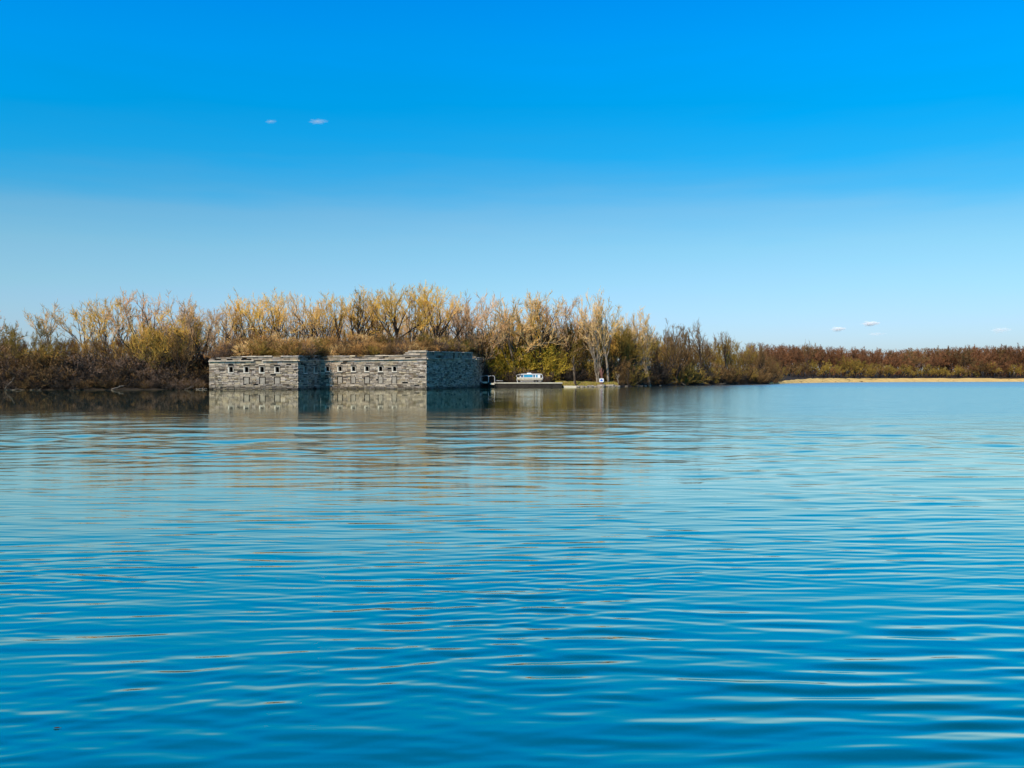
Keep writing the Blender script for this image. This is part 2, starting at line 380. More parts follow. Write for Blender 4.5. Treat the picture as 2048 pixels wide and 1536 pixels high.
            em.quad([W(a, -.7, zo), W(b_, -.7, zo), W(b_, -.7, zo + ho), W(a, -.7, zo + ho)])
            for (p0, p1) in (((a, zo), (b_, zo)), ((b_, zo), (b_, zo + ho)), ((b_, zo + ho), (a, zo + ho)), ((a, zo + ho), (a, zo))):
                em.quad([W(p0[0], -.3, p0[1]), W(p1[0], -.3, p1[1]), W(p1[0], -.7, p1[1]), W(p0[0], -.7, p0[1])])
            em.build('slot', M_recess_shade, wall)
    return wall, rest
PA = (at(418, 206), 206); PB = (at(596, 206), 206); PJ = (at(641, 218), 218); PC = (at(853, 212), 212); PD = (at(945, 241), 241); PE = (at(972, 264), 264)
def ops(P0, P1, pxs, ytop, kind, w_, h_):
    out = []; d = Vector((P1[0] - P0[0], P1[1] - P0[1])); Lw = d.length
    for p in pxs:
        a = (p - 1024) / F     # intersect the sight line X = a*Y with the wall
        k = (a * P0[1] - P0[0]) / (d.x - a * d.y); Y = P0[1] + d.y * k
        out.append((k * Lw, hz(ytop, Y) - h_, w_, h_, kind))
    return out
o1 = ops(PA, PB, (462, 493, 524, 554.5), 732.5, 'loop', 1.5, 1.85) + ops(PA, PB, (493, 525, 554.5), 755, 'slot', 1.65, 1.75)
w1 = make_wall(PA, PB, 7.15, 7.35, 1.35, 1.35, o1, ruin=lambda u: .75 * max(0, 1 - u / 7.0))
o2 = ops(PB, PJ, (611, 632), 732, 'loop', 2.0, 2.1) + ops(PB, PJ, (611, 632), 755, 'slot', 1.8, 1.8)
w2 = make_wall(PB, (PJ[0] + .12, PJ[1] + .5), 7.35, 7.7, 1.35, 1.4, o2)
o3 = ops(PJ, PC, (655, 680, 707, 734, 761, 789), 731.5, 'loop', 1.5, 1.75) + ops(PJ, PC, (661, 680, 706.5, 734, 761, 788.5), 754, 'slot', 1.55, 1.75)
w3 = make_wall(PJ, PC, 7.65, 7.95, 1.3, 1.2, o3, raised=(math.dist(PJ, PC) * .79, 1.1))
w4 = make_wall(PC, PD, 7.95, 8.6, 2.1, 2.1, [])
w5 = make_wall(PD, PE, 8.6, 8.9, 1.0, .5, [], ruin=lambda u: .4)
w6 = make_wall((PA[0] + 3, 240), (PA[0] + .02, 206.75), 7.0, 7.15, 1.0, 1.1, [], ruin=lambda u: .5)
indiv.sort(key=lambda s: -s[0])
front = [s for s in indiv if s[2] in (w1[0], w3[0], w4[0])][:290]
ids = {id(s) for s in front}
for s in indiv:
    if id(s) in ids: s[1].build('stone', M_stone, s[2])
    else:
        r_ = s[3]; i = len(r_.v); r_.v += s[1].v; r_.f += [tuple(i + k for k in f) for f in s[1].f]; r_.t += s[1].t
for wl, rest in (w1, w2, w3, w4, w5, w6):
    tag(rest.build('stonework', M_stone, wl), kind='stuff')
# earth fill between the walls
xs = np.linspace(0, 1, 90); ys = np.linspace(0, 1, 40)
def front_y(x):   # a line one metre behind the wall faces
    return np.interp(x, [PA[0] - 4, PA[0] + 1, PB[0] - 1.2, PJ[0] - .9, PC[0] - 2, PD[0] - 2.5, PE[0] - 1], [207, 207.2, 207.2, 219.5, 214.5, 238, 262])
def fill_z(x, y):
    b = y - front_y(x); e = np.clip(b / 2.2, 0, 1); side = np.clip((x - PA[0] - .6) / 3, 0, 1)
    base = np.interp(x, [PA[0], PB[0], PC[0], PD[0]], [8.0, 8.5, 9.2, 9.9])
    return base * (1 - 0 * e) + e * side * np.clip(b / 14, 0, 1) * 2.2 + .3 * vnoise(x, y, 5, 3) * e
U, V_ = np.meshgrid(np.linspace(PA[0] + .8, PE[0] - .6, 120), ys); Yf = front_y(U) + V_ * (266 - front_y(U))
fo = grid_mesh('earth_fill', U - OFF.x, Yf - OFF.y, fill_z(U, Yf), M_turf); fo.parent = fort

# ------------------------------------------------------------------ bare trees
M_bark = mat('bark', (.045, .03, .02), .9, .4, .8, rnd=.35)
M_pale = mat('pale_bark', (.24, .19, .14), .9, .3, .8, rnd=.2)
M_red = mat('reddish_bark', (.17, .075, .055), .9, .3, .8, rnd=.2)
TW = {'gold': mat('golden_twigs', (.88, .48, .09), .85, .3, .35, rnd=.22), 'tan': mat('tan_twigs', (.80, .50, .20), .85, .3, .35, rnd=.2),
      'pink': mat('rosy_twigs', (.66, .40, .20), .85, .3, .35, rnd=.2), 'olive': mat('olive_twigs', (.30, .195, .035), .85, .35, .35, rnd=.3),
      'yellow': mat('budding_yellow', (.46, .31, .03), .85, .35, .5, rnd=.25), 'russet': mat('russet_twigs', (.20, .085, .035), .9, .4, .3, rnd=.3),
      'brown': mat('brown_twigs', (.18, .10, .035), .9, .4, .5, rnd=.35), 'rust': mat('rust_brush', (.44, .23, .07), .9, .4, .6, rnd=.3),
      'grey': mat('grey_brush', (.045, .034, .026), .9, .4, .6, rnd=.4), 'mauve': mat('mauve_brush', (.19, .12, .08), .9, .3, .6, rnd=.25)}
def rot_about(d, ang, az):
    d = d / np.linalg.norm(d); a = np.array((0, 0, 1.)) if abs(d[2]) < .9 else np.array((1., 0, 0))
    u = np.cross(d, a); u /= np.linalg.norm(u); v = np.cross(d, u)
    return d * math.cos(ang) + (u * math.cos(az) + v * math.sin(az)) * math.sin(ang)
class Acc:
    def __init__(s): s.V = []; s.F = []; s.S = []; s.n = 0
    def tube(s, P, r, n):
        P = np.array(P); r = np.array(r); T = np.gradient(P, axis=0); T /= np.linalg.norm(T, axis=1)[:, None] + 1e-9
        a = np.array((.3, .9, .1)); U = np.cross(T, a); U /= np.linalg.norm(U, axis=1)[:, None] + 1e-9; V = np.cross(T, U)
        th = np.arange(n) * 2 * math.pi / n
        ring = (P[:, None] + r[:, None, None] * (np.cos(th)[None, :, None] * U[:, None] + np.sin(th)[None, :, None] * V[:, None])).reshape(-1, 3)
        k = np.arange(len(P) - 1)[:, None] * n; j = np.arange(n)[None]; j2 = (j + 1) % n
        q = np.stack([k + j, k + j2, k + j2 + n, k + j + n], -1).reshape(-1, 4) + s.n
        s.V.append(ring); s.F.append(q.ravel()); s.S.append(np.full(len(q), 4)); s.n += len(ring)
    def tris(s, T):   # (k,3,3)
        k = len(T); s.V.append(T.reshape(-1, 3)); s.F.append(np.arange(k * 3) + s.n); s.S.append(np.full(k, 3)); s.n += k * 3
    def data(s): return np.concatenate(s.V), np.concatenate(s.F), np.concatenate(s.S)
def path(rng, p, d, L_, n, wander, up):
    pts = [p]; st = L_ / n
    for _ in range(n):
        d = d + rng.normal(0, wander, 3) + np.array((0, 0, up)); d = d / np.linalg.norm(d); pts.append(pts[-1] + d * st)
    return np.array(pts)
def twigs(rng, acc, pts, n, ln, wd, up=.35):
    """thin tapering twigs springing from the path pts"""
    k = rng.uniform(.1, 1, n) * (len(pts) - 1); i = np.minimum(k.astype(int), len(pts) - 2); f = (k - i)[:, None]
    b = pts[i] * (1 - f) + pts[i + 1] * f; d0 = pts[i + 1] - pts[i]; d0 /= np.linalg.norm(d0, axis=1)[:, None] + 1e-9
    d = d0 * .8 + rng.normal(0, .5, (n, 3)) + np.array((0, 0, up)); d /= np.linalg.norm(d, axis=1)[:, None]
    l = (ln * rng.uniform(.5, 1.3, n))[:, None]; s = np.cross(d, rng.normal(0, 1, (n, 3))); s /= np.linalg.norm(s, axis=1)[:, None]
    acc.tris(np.stack([b - s * wd / 2, b + s * wd / 2, b + d * l], 1)); return b + d * l * .8
def leaves(rng, acc, pts, size):
    n = len(pts); a = rng.normal(0, 1, (n, 3)); a /= np.linalg.norm(a, axis=1)[:, None]; b = np.cross(a, rng.normal(0, 1, (n, 3))); b /= np.linalg.norm(b, axis=1)[:, None]
    s = (size * rng.uniform(.6, 1.4, n))[:, None]
    acc.tris(np.stack([pts - a * s * .5, pts + a * s * .5, pts + b * s], 1))
def tree_proto(seed, fork=.3, limbs=6, ang=(8, 26), stems=1, nb=9, nbb=7, ntw=7, leaf=0, width=1.0, r0=.42, twl=.72, twd=.055, wander=.13):
    rng = np.random.default_rng(seed); tr, cr_ = Acc(), Acc(); Ht = 25.0
    for s in range(stems):
        base = np.array((rng.normal(0, .5) * (stems > 1), rng.normal(0, .5) * (stems > 1), -.8))
        az0 = s * 6.28 / stems + rng.uniform(0, 1)
        d0 = rot_about(np.array((0, 0, 1.)), R(rng.uniform(6, 15)) if stems > 1 else R(rng.uniform(0, 4)), az0)
        fh = Ht * fork * rng.uniform(.8, 1.15) + .8
        tp = path(rng, base, d0, fh, 5, .05, .02); rs = r0 / math.sqrt(stems) * 1.15
        tr.tube(tp, np.linspace(rs * 1.35, rs, 6), 7)
        nl = max(3, limbs // stems + (stems > 1))
        for i in range(nl):
            k = 1.0 if i < nl * .6 else rng.uniform(.55, .95); q = k * 5; qi = min(int(q), 4); p = tp[qi] * (1 - q + qi) + tp[qi + 1] * (q - qi)
            az = az0 + i * 2.4 + rng.uniform(-.5, .5); an = R(rng.uniform(*ang)) * (1.15 if k < 1 else 1)
            if i == 0: an *= .25
            d = rot_about(tp[-1] - tp[-2], an * width, az); LL = (Ht - p[2]) * rng.uniform(.95, 1.02) * (1 if k == 1 else .92)
            if an > R(20): LL *= .92
            lp = path(rng, p, d, LL, 9, wander, .055); lr = rs * rng.uniform(.52, .72)
            tr.tube(lp, np.linspace(lr, .035, 10) ** 1.0, 5)
            tip = twigs(rng, cr_, lp[5:], ntw * 3, twl * 1.1, twd)
            for b_ in range(nb):
                kk = rng.uniform(.12, .99) ** .6 * 9; qi = min(int(kk), 8); p2 = lp[qi] * (1 - kk + qi) + lp[qi + 1] * (kk - qi)
                dd_ = lp[qi + 1] - lp[qi]; d2 = rot_about(dd_, R(rng.uniform(22, 48)), rng.uniform(0, 6.28))
                L2 = LL * (.36 - .15 * kk / 9) * rng.uniform(.7, 1.25); r2 = max(.06, lr * (1 - kk / 9.8) * .6)
                bp = path(rng, p2, d2, L2, 5, .2, .12); (cr_ if kk > 5.2 else tr).tube(bp, np.linspace(r2, .035, 6), 4)  # upper branches take the crown colour: sunlight put into their colour, lower ones stay dark
                for c in range(nbb):
                    kq = rng.uniform(.15, 1) * 5; qi2 = min(int(kq), 4); p3 = bp[qi2] * (1 - kq + qi2) + bp[qi2 + 1] * (kq - qi2)
                    d3 = rot_about(bp[qi2 + 1] - bp[qi2], R(rng.uniform(20, 50)), rng.uniform(0, 6.28)); L3 = rng.uniform(.9, 2.1)
                    cp = path(rng, p3, d3, L3, 3, .22, .14); cr_.tube(cp, np.linspace(.068, .03, 4), 3)
                    tp_ = twigs(rng, cr_, cp, ntw, twl, twd)
                    if leaf: leaves(rng, cr_, tp_[: max(1, int(len(tp_) * leaf))] + rng.normal(0, .12, (max(1, int(len(tp_) * leaf)), 3)), .17)
    tv, tf, ts = tr.data(); cv, cf, cs = cr_.data(); top = np.percentile(cv[:, 2], 99.7)
    return dict(tv=tv / top, tf=tf, ts=ts, cv=cv / top, cf=cf, cs=cs)
def shrub_proto(seed, stems=26, spread=.75, leaf=1.0, up=.15, ntw=9, lsize=.05, subs=4):
    rng = np.random.default_rng(seed); tr, cr_ = Acc(), Acc()
    for s in range(stems):
        az = rng.uniform(0, 6.28); an = rng.uniform(.05, spread); d = rot_about(np.array((0, 0, 1.)), an, az)
        b = np.array((rng.normal(0, .16), rng.normal(0, .16), -.08)); Ls = rng.uniform(.6, 1.08)
        p = path(rng, b, d, Ls, 5, .14, up * .5); tr.tube(p, np.linspace(.014, .004, 6), 3)
        for q in range(subs):
            i = rng.integers(1, 5); d2 = rot_about(p[i + 1] - p[i] if i < 5 else p[5] - p[4], rng.uniform(.3, .9), rng.uniform(0, 6.28))
            p2 = path(rng, p[i], d2, rng.uniform(.18, .42), 3, .15, up); cr_.tube(p2, np.linspace(.007, .003, 4), 3)
            t_ = twigs(rng, cr_, p2, ntw, .14, .012)
            if leaf: m_ = max(1, int(ntw * leaf)); leaves(rng, cr_, t_[np.arange(m_) % len(t_)] + rng.normal(0, .02, (m_, 3)), lsize)
        twigs(rng, cr_, p, ntw * 2, .16, .012)
    tv, tf, ts = tr.data(); cv, cf, cs = cr_.data(); top = np.percentile(cv[:, 2], 99.5)
    return dict(tv=tv / top, tf=tf, ts=ts, cv=cv / top, cf=cf, cs=cs)
def as_mesh(p, nm):
    p['trunk'] = fast_mesh(nm + '_trunk', p['tv'], p['tf'], p['ts'], M_bark); p['crown'] = fast_mesh(nm + '_crown', p['cv'], p['cf'], p['cs'], M_bark); return p
VASE = [as_mesh(tree_proto(100 + i, .22, 9, (14, 36), 1, 11, 7, 3, wander=.18, twd=.07), 'vase') for i in range(4)]
MULTI = [as_mesh(tree_proto(120 + i, .12, 10, (12, 32), 2 + i % 2, 10, 7, 3, wander=.19, twd=.07), 'multi') for i in range(4)]
TALL = [as_mesh(tree_proto(140 + i, .40, 7, (12, 38), 1, 9, 6, 3, r0=.32, twd=.07), 'tall') for i in range(4)]
DENSE = [as_mesh(tree_proto(160 + i, .2, 9, (14, 42), 1, 12, 8, 7, leaf=.45, wander=.17), 'dense') for i in range(3)]
BUSHY = [as_mesh(tree_proto(180 + i, .08, 10, (15, 48), 2, 11, 8, 9, leaf=.8, width=1.1, r0=.22, twl=.8), 'bushy') for i in range(3)]
FARP = [as_mesh(tree_proto(200 + i, .1, 7, (12, 48), 1, 9, 6, 7, leaf=1.0, width=1.2, twl=1.6, twd=.22), 'far') for i in range(4)]
SHRUB = [as_mesh(shrub_proto(300 + i, 34, .9, .8, lsize=.028, subs=5), 'shrub') for i in range(4)]
SCRUB = [as_mesh(shrub_proto(320 + i, 34, 1.25, .3, .05, 8, lsize=.028, subs=5), 'scrub') for i in range(4)]
LEAFY = [as_mesh(shrub_proto(340 + i, 40, .8, 1.6, .12, 14, .024, 7), 'leafy') for i in range(3)]
def place(name, protos, x, y, z, h, tw, bark, label, cat, group=None, wide=1.0, parts=('trunk', 'crown'), rnd=random):
    p = protos[rnd.randrange(len(protos))] if isinstance(protos, list) else protos
    e = empty(name, (x, y, z), rnd.uniform(0, 6.28)); tag(e, label, cat, group)
    e.scale = (h * wide, h * wide, h)
    for nm, me, m in ((parts[0], p['trunk'], bark), (parts[1], p['crown'], TW[tw])):
        o = bpy.data.objects.new(nm, me); COL.objects.link(o); o.parent = e
        o.material_slots[0].link = 'OBJECT'; o.material_slots[0].material = m
    return e
def tree(px, Y, ytop, protos, tw, label, bark=None, group=None, wide=1.0, zb=None, name='bare_tree'):
    x = at(px, Y); z = gz(x, Y) if zb is None else zb
    return place(name, protos, x, Y, z - .1, hz(ytop, Y) - z + .1, tw, bark or M_bark, label, 'tree', group, wide)

LM = {'left': [(-70, 'past the left edge of the view'), (12, 'beside the olive tree at the left edge'), (55, 'between the left-edge olive tree and the first airy tree'), (90, 'at the foot of the first airy pale tree'), (125, 'just right of the first airy pale tree'), (155, 'at the foot of the second airy tree'),
        (190, 'left of the pair of pale-gold trees'), (220, 'below the pair of pale-gold trees'), (250, 'just right of the pale-gold pair'), (280, 'below the tall rosy vase-shaped tree'), (315, 'just right of the rosy vase-shaped tree'), (345, 'below the round golden-pink crown'), (375, 'near the fort, under the golden-pink crown'), (400, 'right against the left corner of the fort')],
      'fort': [(400, 'over the crumbled left end'), (455, 'over the first embrasure'), (480, 'over the second embrasure'), (510, 'over the third embrasure'), (540, 'over the fourth embrasure'), (570, 'over the right end of the left bastion'), (598, 'over the dark recess'), (642, 'over the first embrasure right of the recess'), (668, 'over the second embrasure of the long wall'), (694, 'over the third embrasure of the long wall'), (721, 'over the fourth embrasure of the long wall'), (748, 'over the fifth embrasure of the long wall'), (775, 'over the last embrasure of the long wall'), (806, 'over the raised parapet'), (853, 'over the left part of the shaded wall'), (900, 'over the right part of the shaded wall'), (940, 'over the far end of the shaded wall')],
      'right': [(930, 'behind the end of the fort'), (958, 'behind the steel double hoop'), (995, 'behind the dinghy'), (1020, 'left of the cabin boat'), (1038, 'behind the bow of the boat'), (1060, 'behind the boat cabin'), (1085, 'right of the boat stern'), (1108, 'behind the right end of the pier'), (1135, 'near the leaning dark trunk'), (1160, 'between the leaning trunk and the blue sign'), (1190, 'behind the blue sign'), (1216, 'just right of the blue sign'), (1240, 'above the first driftwood tangle'), (1268, 'left of the round bare crown trunks'), (1295, 'under the round bare crown'), (1322, 'right of the round bare crown'), (1350, 'by the knobbly brown tree'), (1378, 'left of the dark bare tree'), (1402, 'under the dark bare tree'), (1432, 'between the last two dark bare trees'), (1465, 'where the woods step down'), (1500, 'close to the point'), (1530, 'on the tip of the point')],
      'far': [(1540, 'where the beach begins'), (1600, 'below the lone taller far tree'), (1640, 'right of the lone taller far tree'), (1680, 'below the left small cloud'), (1720, 'below the brightest small cloud'), (1765, 'right of the brightest cloud'), (1820, 'about a third along the right beach'), (1880, 'in the middle of the right beach'), (1940, 'left of the faint low cloud'), (1985, 'below the faint low cloud'), (2030, 'at the right picture edge')]}
HUE = {'gold': 'golden', 'tan': 'tan', 'pink': 'rosy', 'olive': 'olive', 'yellow': 'yellow', 'russet': 'russet', 'brown': 'brown', 'rust': 'rusty', 'grey': 'grey', 'mauve': 'mauve'}
def where(area, px):
    r = LM[area][0][1]
    for p, t_ in LM[area]:
        if px >= p: r = t_
    return r
# trees that stand out on the skyline, left to right
GL = 'bare trees standing on the left shore'
tree(-14, 222, 598, VASE[0], 'pink', 'rosy bare tree cut by the left edge of the picture', group=GL)
tree(32, 206, 640, BUSHY[0], 'olive', 'spreading olive-yellow tree nearest the left edge', group=GL, wide=1.1)
tree(108, 224, 604, TALL[0], 'tan', 'thin pale bare tree with airy fan crown, first open one from the left', M_pale, GL, 1.0)
tree(171, 226, 603, TALL[1], 'tan', 'airy bare tree with forked pale top, between two others above low brown woods', M_pale, GL, 1.0)
tree(218, 220, 592, VASE[1], 'gold', 'tall pale-gold bare tree leaning outward over the left woods', M_pale, GL, .9)
tree(240, 226, 594, TALL[2], 'gold', 'straight pale-gold bare tree right against the leaning one', M_pale, GL, .85)
tree(298, 216, 583, VASE[2], 'pink', 'tallest rosy vase-shaped tree on the left shore with one dark trunk', group=GL, wide=.95)
tree(350, 228, 588, MULTI[0], 'pink', 'loose rosy-tan tree just behind the tallest vase-shaped one', group=GL, wide=.8)
tree(372, 214, 606, DENSE[0], 'gold', 'round golden-pink crown beside the fort, left of the dark pole trunk', group=GL, wide=.9)
tree(412, 216, 603, DENSE[1], 'pink', 'dense rosy-gold tree closest to the left corner of the fort', group=GL, wide=.85)
GB = 'tall bare trees rising behind the fort'
fortback = [
    (446, 612, 'tan', TALL, 'pale tree standing just behind the left corner of the fort'),
    (478, 592, 'gold', MULTI, 'golden tree above the ruined left parapet'),
    (505, 582, 'gold', MULTI, 'golden tree above the second embrasure of the left bastion'),
    (536, 580, 'gold', MULTI, 'golden tree above the third embrasure of the left bastion'),
    (568, 582, 'gold', VASE, 'golden tree above the right end of the left bastion'),
    (596, 586, 'tan', MULTI, 'tan tree directly above the sunlit corner beside the dark recess'),
    (626, 592, 'tan', VASE, 'forked tan tree above the dark recess'),
    (650, 586, 'gold', MULTI, 'golden tree above the start of the right wall'),
    (676, 592, 'gold', TALL, 'slim gold tree left of the broad forked one behind the right wall'),
    (704, 574, 'gold', VASE[3], 'broad tree whose crown makes the middle hump of the skyline'),
    (720, 580, 'olive', DENSE, 'tree with yellow-green new growth behind the middle of the right wall'),
    (745, 584, 'tan', MULTI, 'tan tree between the middle hump and the highest clump'),
    (772, 572, 'gold', MULTI, 'first golden tree of the highest clump behind the fort'),
    (796, 570, 'gold', VASE, 'second golden tree of the highest clump behind the fort'),
    (820, 571, 'gold', MULTI, 'golden tree in the middle of the highest clump behind the fort'),
    (845, 568, 'gold', MULTI, 'golden tree above the raised parapet corner'),
    (871, 567, 'gold', VASE, 'tallest golden tree, last of the highest clump behind the fort'),
    (893, 590, 'pink', MULTI, 'pinkish tree sloping down right of the highest clump'),
    (918, 604, 'pink', TALL, 'thin rosy tree above the shaded end wall of the fort'),
]
rt = random.Random(5)
for px, yt, tw, pr, lab in fortback:
    Y = rt.uniform(238, 256); tree(px, Y, yt, pr, tw, lab, group=GB, wide=rt.uniform(.82, 1.0), zb=9.5)
GR = 'bare trees on the shore right of the fort'
rightt = [
    (942, 258, 592, VASE[0], 'pink', None, .72, 'dark-limbed rosy tree right of the fort wall'),
    (966, 262, 588, MULTI[1], 'pink', None, .7, 'forked rosy tree with crooked dark limbs behind the metal frame'),
    (1004, 268, 602, MULTI[2], 'tan', None, .75, 'lower tan tree between two taller ones right of the fort'),
    (1030, 266, 592, VASE[1], 'tan', M_pale, .75, 'tan tree rising above the yellow bushes left of the boat'),
    (1058, 270, 588, MULTI[0], 'gold', None, .75, 'golden-tan tree directly above the cabin boat'),
    (1088, 266, 587, VASE[2], 'tan', None, .8, 'tall tan tree above the stern of the boat'),
    (1118, 272, 596, DENSE[2], 'pink', None, .75, 'rosy tree leaning right above the end of the pier'),
    (1138, 276, 612, MULTI[1], 'pink', None, .7, 'smaller rosy tree right before the gap in the skyline'),
    (1195, 268, 582, MULTI[3], 'tan', M_pale, .5, 'tallest pale tree of the right shore standing behind the blue sign'),
    (1216, 270, 592, TALL[3], 'gold', M_pale, .62, 'pale slender tree with light trunk just right of the tallest one'),
    (1246, 284, 640, BUSHY[1], 'olive', None, .8, 'olive bushy tree between the tallest shore tree and the next bare crown'),
    (1272, 300, 626, TALL[0], 'tan', M_pale, .6, 'thin feathery tree left of the round bare crown'),
    (1300, 298, 614, VASE[3], 'tan', M_pale, .72, 'round bare crown on dark trunks above the tangled driftwood'),
    (1330, 312, 640, MULTI[2], 'brown', None, .62, 'short brown tree tucked right of the round bare crown'),
    (1352, 318, 652, DENSE[0], 'brown', None, .7, 'low brown tree with knobbly top on the right shore'),
    (1401, 336, 640, TALL[1], 'brown', None, .62, 'dark bare tree poking above the descending woods'),
    (1450, 360, 662, TALL[2], 'brown', None, .6, 'small dark tree poking above the end of the woods'),
]
for px, Y, yt, pr, tw, bk, wd, lab in rightt: tree(px, Y, yt, pr, tw, lab, bk, GR, wd * 1.25)

# the mass of lower woodland: each tree on its own, alike ones share a label
def skyline(px): return np.interp(px, [-80, 0, 60, 130, 200, 260, 330, 430, 470, 700, 900, 960, 1000, 1100, 1150, 1200, 1260, 1320, 1380, 1440, 1480, 1520, 1560, 1640],
                                  [650, 652, 658, 656, 655, 648, 640, 630, 625, 620, 625, 640, 640, 640, 630, 635, 640, 655, 662, 670, 677, 685, 690, 694])
rw = random.Random(21)
for i in range(62):      # left shore woods
    px = -60 + 464 * (i + rw.random()) / 62; Y = rw.uniform(208, 245); yt = skyline(px) + (14 if px < 260 else 0) + rw.uniform(-1, 36) * (1 if Y < 225 else .3)
    tw = rw.choice(['russet', 'brown', 'brown', 'olive', 'brown', 'gold'])
    tree(px, Y, yt, rw.choice([TALL, DENSE, BUSHY, MULTI]), tw, f"{HUE[tw]} {'front' if Y < 222 else 'back'} woodland tree {where('left', px)}", group='woodland trees of the left shore', wide=.75, name='woodland_tree')
for i in range(26):      # behind the fort
    px = 435 + 520 * (i + rw.random()) / 26; Y = rw.uniform(262, 285); yt = skyline(px) + rw.uniform(-5, 40)
    tw = rw.choice(['gold', 'gold', 'tan', 'tan', 'olive', 'pink']); tree(px, Y, yt, rw.choice([MULTI, VASE, DENSE]), tw, f"lower {HUE[tw]} back-row tree {where('fort', px)}" , group='back row of trees behind the fort', wide=.75, zb=6, name='woodland_tree')
for i in range(80):      # right shore woods
    px = 955 + 600 * (i + rw.random()) / 80; ds = float(np.interp(px, SH_A, SH_D)); Y = ds + rw.uniform(12, 50); yt = skyline(px) + rw.uniform(0, 42)
    tw = rw.choice(['olive', 'olive', 'brown', 'gold', 'brown']) if px < 1330 else rw.choice(['olive', 'brown', 'brown', 'olive'])
    tree(px, Y, yt, rw.choice([BUSHY, DENSE, MULTI, BUSHY]), tw, f"{HUE[tw]} {'nearer' if Y < ds + 30 else 'deeper'} woodland tree {where('right', px)}", group='woodland trees of the right shore', wide=.8, name='woodland_tree')
# far shore
def fsky(px): return np.interp(px, [1480, 1560, 1620, 1690, 1760, 1850, 1950, 2060, 2300], [679, 690, 688, 694, 698, 694, 692, 689, 688])
for i in range(70):
    px = 1545 + 640 * (i + rw.random()) / 70; ds = float(np.interp(px, SH_A, SH_D)); Y = ds + rw.uniform(80, 150); yt = fsky(px) + rw.uniform(-1, 6)
    tw = rw.choice(['russet', 'russet', 'brown', 'russet']); tree(px, Y, yt, FARP, tw, f"far {HUE[tw]} skyline tree {where('far', px)}", group='russet trees beyond the beach', wide=1.0, name='far_tree')
for i in range(75):
    px = 1560 + 620 * (i + rw.random()) / 75; ds = float(np.interp(px, SH_A, SH_D)); Y = ds + rw.uniform(40, 56)
    yt = np.interp(px, [1560, 1650, 1720, 1800, 1850, 1950, 2020, 2200], [724, 720, 713, 726, 730, 722, 712, 716]) + rw.uniform(-5, 18)
    tw = rw.choice(['olive', 'olive', 'olive', 'olive', 'russet', 'brown']); tree(px, Y, yt, FARP, tw, f"low {HUE[tw]} tree backing the sand {where('far', px)}", group='yellow-green trees lining the beach', wide=1.2, name='far_tree')
tree(1614, 600, 679, TALL[3], 'brown', 'lone taller bare tree sticking up above the far woods', group='russet trees beyond the beach', wide=.6, name='far_tree')

# woods too far back to tell apart: one mass each
def mass(name, protos, items, twn):
    Vs, Fs, Ss = [], [], []; n = 0; rg = np.random.default_rng(3)
    for x, y, z, h, wd in items:
        p = protos[rg.integers(len(protos))]; a = rg.uniform(0, 6.28); c, s = math.cos(a), math.sin(a)
        for v, f, sz in ((p['cv'], p['cf'], p['cs']), (p['tv'], p['tf'], p['ts'])):
            q = np.stack([(v[:, 0] * c - v[:, 1] * s) * h * wd + x, (v[:, 0] * s + v[:, 1] * c) * h * wd + y, v[:, 2] * h + z], -1)
            Vs.append(q); Fs.append(f + n); Ss.append(sz); n += len(v)
    me = fast_mesh(name, np.concatenate(Vs), np.concatenate(Fs), np.concatenate(Ss), TW[twn]); o = bpy.data.objects.new(name, me); COL.objects.link(o)
    return tag(o, kind='stuff')
SMALLP = [tree_proto(400 + i, .12, 5, (12, 36), 1, 6, 4, 5, leaf=.8, width=1.2, twl=1.6, twd=.14) for i in range(3)]
it = []
for i in range(110):
    px = rw.uniform(-150, 1560); ds = float(np.interp(px, SH_A, SH_D)); Y = max(ds, 240) + rw.uniform(45, 80) ; x = at(px, Y); z = gz(x, Y)
    yt = skyline(px) + rw.uniform(8, 45); it.append((x, Y, z, hz(yt, Y) - z, .9))
m1 = mass('woods_behind_shore', SMALLP, it, 'russet'); tag(m1, 'dense brown woods filling the gaps behind the shore trees', 'woods')
it = []
for i in range(260):
    px = rw.uniform(1500, 2350); ds = float(np.interp(px, SH_A, SH_D)); Y = ds + rw.uniform(150, 260); x = at(px, Y); z = gz(x, Y)
    yt = fsky(px) + rw.uniform(0, 7); it.append((x, Y, z, hz(yt, Y) - z, 1.2))
m2 = mass('far_woods', SMALLP, it, 'russet'); tag(m2, 'reddish-brown woods on the low rise beyond the far beach', 'woods')

# ------------------------------------------------------------------ shrubs
def shrub(px, Y, h, protos, tw, label, group, wide=1.1, zb=None, bark=None):
    x = at(px, Y); z = gz(x, Y) if zb is None else zb
    return place('shrub', protos, x, Y, z - .1, h, tw, bark or M_bark, label, 'shrub', group, wide, ('stems', 'twigs'))
rs_ = random.Random(31)
for i in range(95):     # brush growing on the fort
    px = 424 + 540 * (i + rs_.random()) / 95; x0 = at(px, 220); back = rs_.choice([1.6, 3, 5, 8, 12]); Y = float(front_y(x0)) + back + rs_.uniform(-.6, 1)
    x = at(px, Y); z = float(fill_z(np.array([x]), np.array([Y]))[0]); h = rs_.uniform(2.0, 4.0) + back * .14
    if px < 470: h *= .7 + .3 * (px - 424) / 46
    tw = rs_.choice(['rust', 'rust', 'tan', 'mauve', 'olive', 'brown']); place('shrub', rs_.choice([SHRUB, SHRUB, SCRUB]), x, Y, z - .1, h, tw, M_bark, f"{HUE[tw]} {'edge' if back < 4 else 'rear'} shrub growing on the fort {where('fort', px)}", 'shrub', 'brush growing on top of the fort', 1.25, ('stems', 'twigs'))
